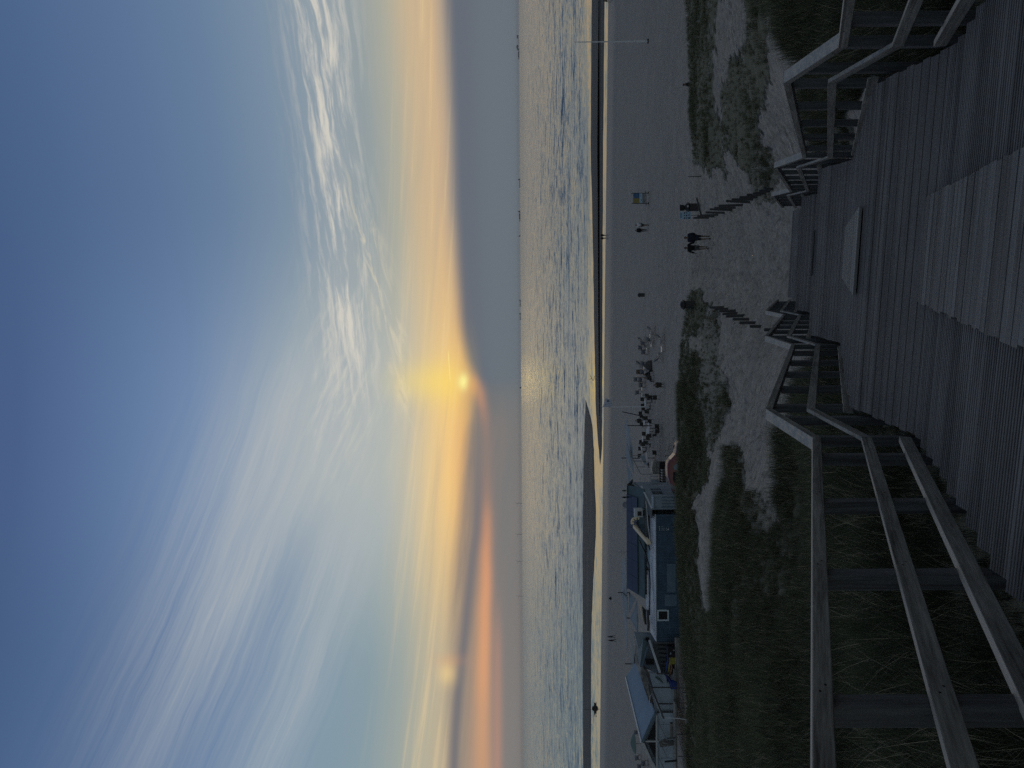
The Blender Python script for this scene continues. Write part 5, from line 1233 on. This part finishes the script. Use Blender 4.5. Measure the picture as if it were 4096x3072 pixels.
for xx in (-1.6, -.1, 1.5): mb.box((xx, .19, zvl / 2 - .3), (.015, .02, zvl - .7))
mb.build('joint', o)
for xx, zz in ((1.9, 0), (.35, 0), (-1.3, 0)): MB().mat(M['metal']).beam((xx, -.1, zvl - .35), (xx - 1.3, -1.1, zvl - 1.0), .06, .06).build('stay', o)
MB().mat(M['post']).beam((.85, -1.0, 0), (.8, -1.0, zvl - 1.0), .10, .10, up=(0, 1, 0)).build('post', o); MB().mat(M['dark']).beam((-1.2, -1.0, -.05), (-1.3, -1.0, zvl - .75), .13, .13, up=(0, 1, 0)).build('post', o)
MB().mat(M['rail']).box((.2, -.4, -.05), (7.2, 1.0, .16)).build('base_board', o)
mb = MB()
for i in range(5): mb.mat(M['rail'] if i % 2 else M['oldpost']).beam((0, -.10 - i * .05, 0), (.1 * (i - 2), -.02 * i, 1.25 - .08 * i), .5 - .04 * i, .04, up=(0, 1, 0))
q_ = mb.build('leaning_boards'); q_.location = cP(2968, 2694, 65.2); tag(q_, 'stack of weathered boards leaning upright against the white cabin wall', 'boards')
for py, l in ((2905, 'round pale cushion roll at the foot of the white cabin, the right one'), (2932, 'round pale cushion roll at the foot of the white cabin, the left one')):
    q_ = MB().mat(M['rail']).tube([(-.3, 0, .16), (.3, 0, .16)], .15, 10).mat(M['black']).tube([(.3, 0, .16), (.32, 0, .16)], .12, 10).build('log'); q_.location = cP(py, 2692, 64.9); tag(q_, l.replace('cushion roll', 'log'), 'log', 'logs by the white cabin')
# ---- shade sails with poles
def sail(pts, label, m__=M['sail'], sag=.10):
    P = [cP(*p) for p in pts]; c = sum(P, Vector()) / len(P); mb = MB().mat(m__); n = len(P); ring = []
    for i in range(n):
        for t in (0, .25, .5, .75):
            q = P[i].lerp(P[(i + 1) % n], t); q = q.lerp(c, sag * math.sin(math.pi * t)); ring.append(q)
    m2 = len(ring); inner = [r_.lerp(c, .55) + Vector((0, 0, -.12)) for r_ in ring]; vs = ring + inner + [c + Vector((0, 0, -.18))]
    fs = [(i, (i + 1) % m2, (i + 1) % m2 + m2, i + m2) for i in range(m2)] + [(i + m2, (i + 1) % m2 + m2, 2 * m2) for i in range(m2)]
    low_ = [v + Vector((0, 0, -.012)) for v in vs]; k_ = len(vs); mb.add(vs + low_, fs + [tuple(j + k_ for j in f[::-1]) for f in fs] + [(i, i + k_, (i + 1) % m2 + k_, (i + 1) % m2) for i in range(m2)])
    o = mb.build('shade_sail', smooth=True); return tag(o, label, 'shade sail', 'shade sails round the café terrace')
sail([(1668, 2508, 84), (1698, 2496, 86), (1790, 2508, 86), (1892, 2534, 82), (1800, 2532, 80), (1720, 2518, 81)], 'long narrow green grey sail over the terrace tables')
sail([(1760, 2507, 83), (1822, 2499, 85), (1892, 2535, 80)], 'pale triangular sail at the right end of the café, its tip by a pole'); sail([(1840, 2504, 88), (1900, 2528, 84), (1935, 2515, 86)], 'dim sail behind the café ridge, partly hidden')
sail([(2230, 2489, 86), (2371, 2482, 86), (2400, 2510, 80), (2355, 2506, 79), (2230, 2505, 79)], 'wide blue grey sail rising behind the left end of the café roof'); sail([(2371, 2484, 84), (2470, 2508, 82), (2450, 2512, 80), (2385, 2508, 80)], 'narrow blue sail sloping down from the tall pole')
sail([(2365, 2515, 80), (2455, 2516, 79), (2395, 2543, 77)], 'small blue triangular sail just left of the café roof'); sail([(2474, 2520, 78), (2540, 2553, 74), (2480, 2553, 76), (2400, 2548, 76)], 'blue grey triangular sail hanging above the grey shed')
sail([(2370, 2484, 88), (2475, 2507, 86), (2600, 2512, 84), (2600, 2505, 88), (2480, 2496, 90)], 'long pale sail strip along the beach side of the terrace'); sail([(2490, 2518, 82), (2660, 2523, 80), (2730, 2548, 77), (2640, 2536, 76), (2540, 2540, 76)], 'broad dim blue grey sail behind the grey shed', TEAL)
for i, (py, vt, vb, Y, lab) in enumerate([(1655, 2489, 2578, 84, 'leaning thin dark sail pole near the deckchairs'), (1702, 2510, 2608, 81, 'dark sail pole standing over the big round table'), (1832, 2486, 2560, 85, 'thin sail pole at the pointed right sail'), (2370, 2472, 2520, 84, 'sail pole rising highest behind the café roof'), (2472, 2506, 2545, 80, 'dark sail pole behind the container window'), (2655, 2500, 2540, 80, 'thin dark pole behind the grey shed')]):
    a, b_ = cP(py, vt, Y), cP(py + (12 if i == 0 else 1), vb, Y); a2 = cP(py - (8 if i == 0 else 0), vt, Y); o = MB().mat(M['dark']).tube([b_, a2], .055, 6).build('sail_pole'); tag(o, lab, 'pole', 'poles of the shade sails')
# ---- terrace
sc_ = plain('slate_tabletop', (.16, .17, .21), .5, .1); RAT = plain('dark_rattan', (.035, .035, .034), .8, .3, 30)
def round_table(py, v, rad, label, m__=M['offwhite'], h=.74):
    r = empty('round_table', hit(py, v), label, 'table', 'tables on the café terrace'); MB().mat(m__).lathe([(rad, h - .04), (rad, h), (rad * .98, h + .01)], n=20).build('tabletop', r); MB().mat(M['dark']).tube([(0, 0, .02), (0, 0, h - .04)], .045, 8).build('column', r); MB().mat(M['dark']).lathe([(rad * .55, 0), (rad * .5, .04)], n=14).build('base', r)
for q in [(1713, 2628, .70, 'largest pale round table under the long narrow sail', M['offwhite'], 1.0), (1727, 2612, .5, 'pale round table just behind the largest one', M['offwhite']), (1689, 2598, .5, 'pale round table near the leaning pole', M['offwhite']), (1758, 2594, .5, 'pale round table in the middle of the terrace', M['offwhite']), (1832, 2622, .85, 'wide slate topped round table beside the steel kitchen yard', sc_, 1.0), (1790, 2590, .45, 'small pale round table left of the middle one', M['offwhite']), (1580, 2588, .35, 'small table right of the flagpole foot', M['offwhite']), (1612, 2600, .45, 'pale table just right of the flagpole')]: round_table(*q)
tc0 = empty('terrace_chair', (0, 0, 0), 'x', 'chair'); 
MB().mat(RAT).box((0, 0, .44), (.50, .48, .06)).build('seat', tc0); MB().mat(RAT).grid(lambda u_, v_: ((u_ - .5) * .52, -.24 - v_ * .10 + abs(u_ - .5) * .18, .44 + v_ * .46), 4, 3, .03).build('backrest', tc0)
for x in (-1, 1):
    MB().mat(M['metal']).tube([(x * .26, .2, .64), (x * .27, -.2, .66)], .02, 6).build('armrest', tc0)
    for y in (-1, 1): MB().mat(M['metal']).tube([(x * .23, y * .21, 0), (x * .23, y * .21, .64 if y > 0 else .44)], .016, 6).build('leg', tc0)
cps = [(1585, 2604, 40), (1598, 2586, 10), (1620, 2588, -20), (1636, 2590, 15), (1648, 2606, 160), (1652, 2580, -10), (1668, 2584, 30), (1672, 2600, 190), (1686, 2618, 10), (1699, 2584, 20), (1706, 2648, 5), (1722, 2650, -20), (1735, 2640, -60), (1736, 2595, 15), (1742, 2618, 200), (1752, 2612, 12), (1765, 2584, -15), (1771, 2604, 170), (1782, 2616, 100), (1795, 2580, 10), (1802, 2600, -60), (1812, 2640, 20), (1822, 2578, 0), (1850, 2640, -30), (1860, 2612, 60), (1602, 2620, 100), (1590, 2640, 0), (1630, 2612, -80)]
OR2 = ['pushed in', 'turned aside', 'slightly askew', 'facing the sea']
CL_ = ['dark rattan armchair ' + q_ for q_ in ['right of the flagpole, turned left', 'right of the flagpole, behind the small table', 'just left of the flagpole, back row', "left of the flagpole, below the leaning pole's top", 'left of the flagpole, facing the dune', 'behind the leaning pole, farthest back', 'behind the leaning pole, turned left', 'under the leaning pole, facing the dune', 'at the near side of the table by the leaning pole', 'behind the table by the leaning pole', 'nearest the dune, right one of a pair by the largest table', 'nearest the dune, left one of a pair by the largest table', 'left of the largest table, turned to it', 'behind the dark sail pole', 'left of the dark sail pole, facing the dune', 'in front of the middle table', 'behind the middle table, farthest back', 'left of the middle table, facing the dune', 'turned sideways between the middle and slate tables', 'behind the small pale table', 'left of the small pale table', "in front of the slate table's right edge", 'behind the slate table, farthest back', 'left of the slate table, near the glazed store', "behind the slate table's left edge", "directly in front of the flagpole's right, turned sideways", 'alone between the flagpole and the dune', "below the flagpole's left side, turned right"]]
for i, (py, v, yw) in enumerate(cps):
    o = tc0 if i == 0 else copy_tree(tc0); o.location = hit(py, v); o.rotation_euler = (0, 0, R(yw)); tag(o, CL_[i], 'chair', 'rattan armchairs on the café terrace')
gq = 'people sitting on the terrace'
for py, v, yw, lab, t_ in [(1540, 2657, 8, 'person in a bulky dark coat and pale cap sitting alone nearest the dune', 'olive'), (1497, 2612, -60, 'person in black sitting turned beside the striped deckchairs', 'black'), (1512, 2618, 50, 'person in grey sitting facing the one in black', 'grey'), (1590, 2618, 5, 'person in black sitting at the small table near the flagpole', 'black'), (1683, 2578, 20, 'person in navy sitting at the table by the leaning pole', 'navy'), (1775, 2594, -30, 'person in grey sitting in the middle of the terrace', 'grey')]:
    person(hit(py, v), 1.75, R(yw), lab, t_, 'black', False, pose='sit', group=gq)
for i, (py, v, yw) in enumerate([(1540, 2657, 8), (1497, 2612, -60), (1512, 2618, 50), (1590, 2618, 5), (1683, 2578, 20), (1775, 2594, -30)]):
    o = copy_tree(tc0); o.location = hit(py, v) + Vector((0, 0, .0)); o.rotation_euler = (0, 0, R(yw)); tag(o, 'dark rattan armchair ' + ['under the person in a bulky dark coat', 'under the person in black beside the deckchairs', 'under the person in grey facing the one in black', 'under the person in black near the flagpole', 'under the person in navy by the leaning pole', 'under the person in grey in mid terrace'][i], 'chair', 'occupied rattan armchairs')
o = empty('covered_heap', hit(1462, 2608), 'dark grey heap of stacked furniture under a sheet behind the deckchairs', 'heap'); MB().mat(plain('grey_sheet', (.06, .06, .065), .8, .3, 5)).lathe([(.62, 0), (.60, .35), (.42, .75), (.15, .92), (.02, .95)], n=14, sx=1.1, sy=.8).build('sheet', o, smooth=True)
# green parasol at far left
o = empty('green_parasol', hit(2975, 2600), 'faded green parasol open behind the gable of the white cabin', 'parasol'); MB().mat(M['cloth_green']).lathe([(1.35, 2.05), (1.0, 2.30), (.5, 2.52), (.02, 2.62)], n=10).build('canopy', o); MB().mat(LW).tube([(0, 0, 0), (0, 0, 2.6)], .03, 8).build('pole', o)
# steel yard: glass block store, rails, crates, pallets
o = empty('glazed_store', cP(1872, 2660, 71), 'low store with an arched top and a grid of cream square panes', 'store'); O = o.location
ar = [rel(1846, 2638, 71), rel(1846, 2615, 71), rel(1852, 2612, 71), rel(1872, 2608, 71), rel(1892, 2610, 71), rel(1897, 2614, 71), rel(1897, 2638, 71)]
MB().mat(plain('cream_panes', (.20, .20, .19), .5, .3, 2.5)).prism(ar, (0, 1.0, 0)).build('pane_wall', o); mb = MB().mat(M['metal'])
for i in range(5): mb.beam(rel(1850 + i * 10.5, 2611, 70.95), rel(1850 + i * 10.5, 2637, 70.95), .03, .03, up=(0, 1, 0))
mb.beam(rel(1847, 2624, 70.94), rel(1897, 2624, 70.94), .03, .03); mb.build('glazing_bar', o); MB().mat(M['black']).prism([rel(1848, 2638, 71), rel(1848, 2664, 71), rel(1930, 2664, 71), rel(1930, 2638, 71)], (0, .8, 0)).build('base', o)
o = empty('steel_fence', cP(1920, 2640, 70), 'grey tubular fence and gate between the kitchen and the glazed store', 'fence'); O = o.location
for v in (2560, 2580, 2600): MB().mat(M['metal']).beam(rel(1905 + (v - 2560) * .1, v, 71.5), rel(1938, v, 70), .05, .05).build('rail', o)
for a, b_ in (((1897, 2562), (1897, 2610)), ((1905, 2602), (1905, 2650)), ((1918, 2604), (1918, 2636)), ((1936, 2602), (1936, 2650))): MB().mat(M['metal']).beam(rel(*a, 70), rel(*b_, 70), .06, .06, up=(0, 1, 0)).build('post', o)
MB().mat(LGB).prism([rel(1921, 2604, 70.2), rel(1921, 2636, 70.2), rel(1937, 2636, 70), rel(1937, 2604, 70)], (0, .05, 0)).build('panel', o)
o = empty('metal_canopy', cP(1870, 2600, 76), 'bent pale metal windbreak frame behind the slate table', 'windbreak'); O = o.location
MB().mat(LGB).prism([rel(1822, 2558, 77), rel(1822, 2580, 77), rel(1858, 2590, 75.5), rel(1860, 2580, 75.5)], (0, .06, 0)).build('sheet', o)
for a, b_, yy_ in (((1822, 2528), (1822, 2560), 77), ((1868, 2545), (1868, 2580), 75.5), ((1844, 2530), (1844, 2586), 76), ((1830, 2528), (1897, 2563), 76)): MB().mat(M['metal']).beam(rel(*a, yy_), rel(*b_, yy_), .07, .07, up=(0, 1, 0)).build('tube', o)
for i, (py, v) in enumerate(((1893, 2648), (1893, 2653), (1893, 2658))):
    o = empty('pallet', cP(py + 8, v, 69.4), ('top', 'middle', 'bottom')[i] + ' timber pallet of the short stack by the dark base', 'pallet', 'stacked pallets', rz=R(3 * i)); mb = MB().mat(M['rail'])
    for j in range(5): mb.box((-.5 + j * .25, 0, .04), (.12, .8, .02))
    mb.build('slats', o); mb = MB().mat(M['oldpost'])
    for j in (-.35, 0, .35): mb.box((0, j, -.01), (1.1, .08, .07))
    mb.build('bearers', o)
# ---- red pickup
YT = 66.0; kT = YT / 2880; base = cP(1850, 2745, YT); gt_ = -14.75
T = empty('red_pickup', (base.x, YT, gt_), 'old red rounded pickup with chrome trim parked behind the grassy dune crest', 'truck')
def tx(py): return cP(py, 2700, YT).x - base.x
def tz(v): return cP(1850, v, YT).z - gt_
RED = plain('dark_red_car_paint', (.11, .014, .016), .32, .12, 2, spec=.6); CHR = plain('chrome_trim', (.62, .60, .58), .18, .05, metal=.9)
out = [(1949, 2738), (1949, 2712), (1946, 2708), (1940, 2688), (1928, 2673), (1908, 2667), (1880, 2665), (1856, 2666), (1842, 2671), (1834, 2678), (1813, 2697), (1806, 2700), (1786, 2702), (1772, 2705), (1763, 2712), (1760, 2726), (1762, 2742)]
P2 = [(tx(a), tz(b_)) for a, b_ in out]; rings = []
for yo, kx, kz in ((-.80, .985, .93), (-.74, 1, .98), (-.3, 1, 1.0), (.3, 1, 1.0), (.74, 1, .98), (.80, .985, .93)):
    zb_ = tz(2742); rings.append([(x * kx, yo, zb_ + (z - zb_) * kz) for x, z in P2])
n = len(P2); vs = sum(rings, []); fs = [(j * n + i, j * n + i + 1, (j + 1) * n + i + 1, (j + 1) * n + i) for j in range(5) for i in range(n - 1)] + [tuple(range(n)), tuple(range(6 * n - 1, 5 * n - 1, -1))] + [(j * n, j * n + n - 1, (j + 1) * n + n - 1, (j + 1) * n) for j in range(5)]
MB().mat(RED).add(vs, fs).build('body', T, smooth=True)
WG = plain('reflecting_car_glass', (.20, .26, .32), .15, .1, spec=.7)
MB().mat(WG).prism([(tx(1815), -.60, tz(2698) + .01), (tx(1836), -.56, tz(2680) + .02), (tx(1836), .56, tz(2680) + .02), (tx(1815), .60, tz(2698) + .01)], (.035, 0, .035)).build('windscreen', T)
MB().mat(WG).prism([(tx(1850), -.815, tz(2706)), (tx(1877), -.815, tz(2707)), (tx(1874), -.79, tz(2689)), (tx(1860), -.79, tz(2687)), (tx(1851), -.80, tz(2697))], (0, -.02, 0)).build('side_window', T)
MB().mat(M['glass']).prism([(tx(1884), -.815, tz(2708)), (tx(1934), -.815, tz(2706)), (tx(1926), -.79, tz(2688)), (tx(1912), -.79, tz(2684)), (tx(1884), -.79, tz(2685))], (0, -.02, 0)).build('side_window', T)
dr = MB().mat(RED).box(((tx(1846) + tx(1881)) / 2, -.825, (tz(2711) + tz(2738)) / 2), (tx(1846) - tx(1881), .02, tz(2711) - tz(2738))).build('door', T); MB().mat(CHR).box((tx(1872), -.85, tz(2717)), (.16, .03, .03)).build('handle', dr)
MB().mat(CHR).beam((tx(1793), -.84, tz(2712)), (tx(1947), -.84, tz(2706)), .03, .055).build('trim', T)
MB().mat(CHR).beam((tx(1762) + .06, -.82, tz(2728)), (tx(1762) + .06, .82, tz(2728)), .12, .16).build('bumper', T)
for s in (-1, 1): MB().mat(WG).lathe([(.01, 0), (.13, .02), (.15, .07), (.12, .10)], (0, 0, 0), 14).build('headlight', T).matrix_local = Matrix.Translation((tx(1768), s * .62, tz(2718))) @ Matrix.Rotation(R(80), 4, 'Y')
MB().mat(M['black']).tube([(tx(1822), -.8, tz(2697)), (tx(1818), -1.0, tz(2694))], .02, 6).lathe([(.09, 0), (.09, .03)], (tx(1818), -1.02, tz(2694)), 10).build('wing_mirror', T)
for a in (1790, 1918):
    for s in (-1, 1):
        w_ = MB().mat(M['black']).tube([(tx(a), s * .62, .33), (tx(a), s * .84, .33)], .33, 18).build('wheel', T); MB().mat(CHR).tube([(tx(a), s * .845, .33), (tx(a), s * .86, .33)], .17, 14).build('hubcap', w_)
MB().mat(RED).tube([(tx(1950), -.5, tz(2680)), (tx(1958), -.5, tz(2684)), (tx(1962), -.5, tz(2700)), (tx(1980), -.5, tz(2702))], .05, 6).build('tow_pipe', T)
o = empty('bicycle', cP(1815, 2700, 72), 'dark bicycle parked upright beyond the bonnet of the red pickup', 'bicycle')
for x in (-.5, .5): MB().mat(M['black']).tube([(x + .33 * math.cos(t), 0, .33 + .33 * math.sin(t)) for t in [i * math.pi / 8 for i in range(17)]], .018, 5).build('wheel', o)
MB().mat(M['dark']).tube([(-.5, 0, .33), (-.1, 0, .33), (.35, 0, .8), (-.2, 0, .8), (-.5, 0, .33)], .02, 5).tube([(-.1, 0, .33), (-.22, 0, .95)], .02, 5).tube([(.5, 0, .33), (.33, 0, 1.0), (.45, 0, 1.05)], .02, 5).build('frame', o); MB().mat(M['black']).box((-.23, 0, .96), (.24, .12, .05)).build('saddle', o)
# ------------------------------------------------------------------ air
hm = bpy.data.materials.new('sea_haze'); hm.use_nodes = True; nt = hm.node_tree; nt.nodes.clear()
ho = nt.nodes.new('ShaderNodeOutputMaterial'); hv = nt.nodes.new('ShaderNodeVolumePrincipled')
hv.inputs['Density'].default_value = 2.2e-5; hv.inputs['Color'].default_value = (.95, .9, .86, 1); hv.inputs['Anisotropy'].default_value = .2
nt.links.new(hv.outputs[0], ho.inputs['Volume'])
hz = MB().box((0, 9600, 4), (38000, 19900, 60)).build('haze', m=hm); tag(hz, kind='stuff')
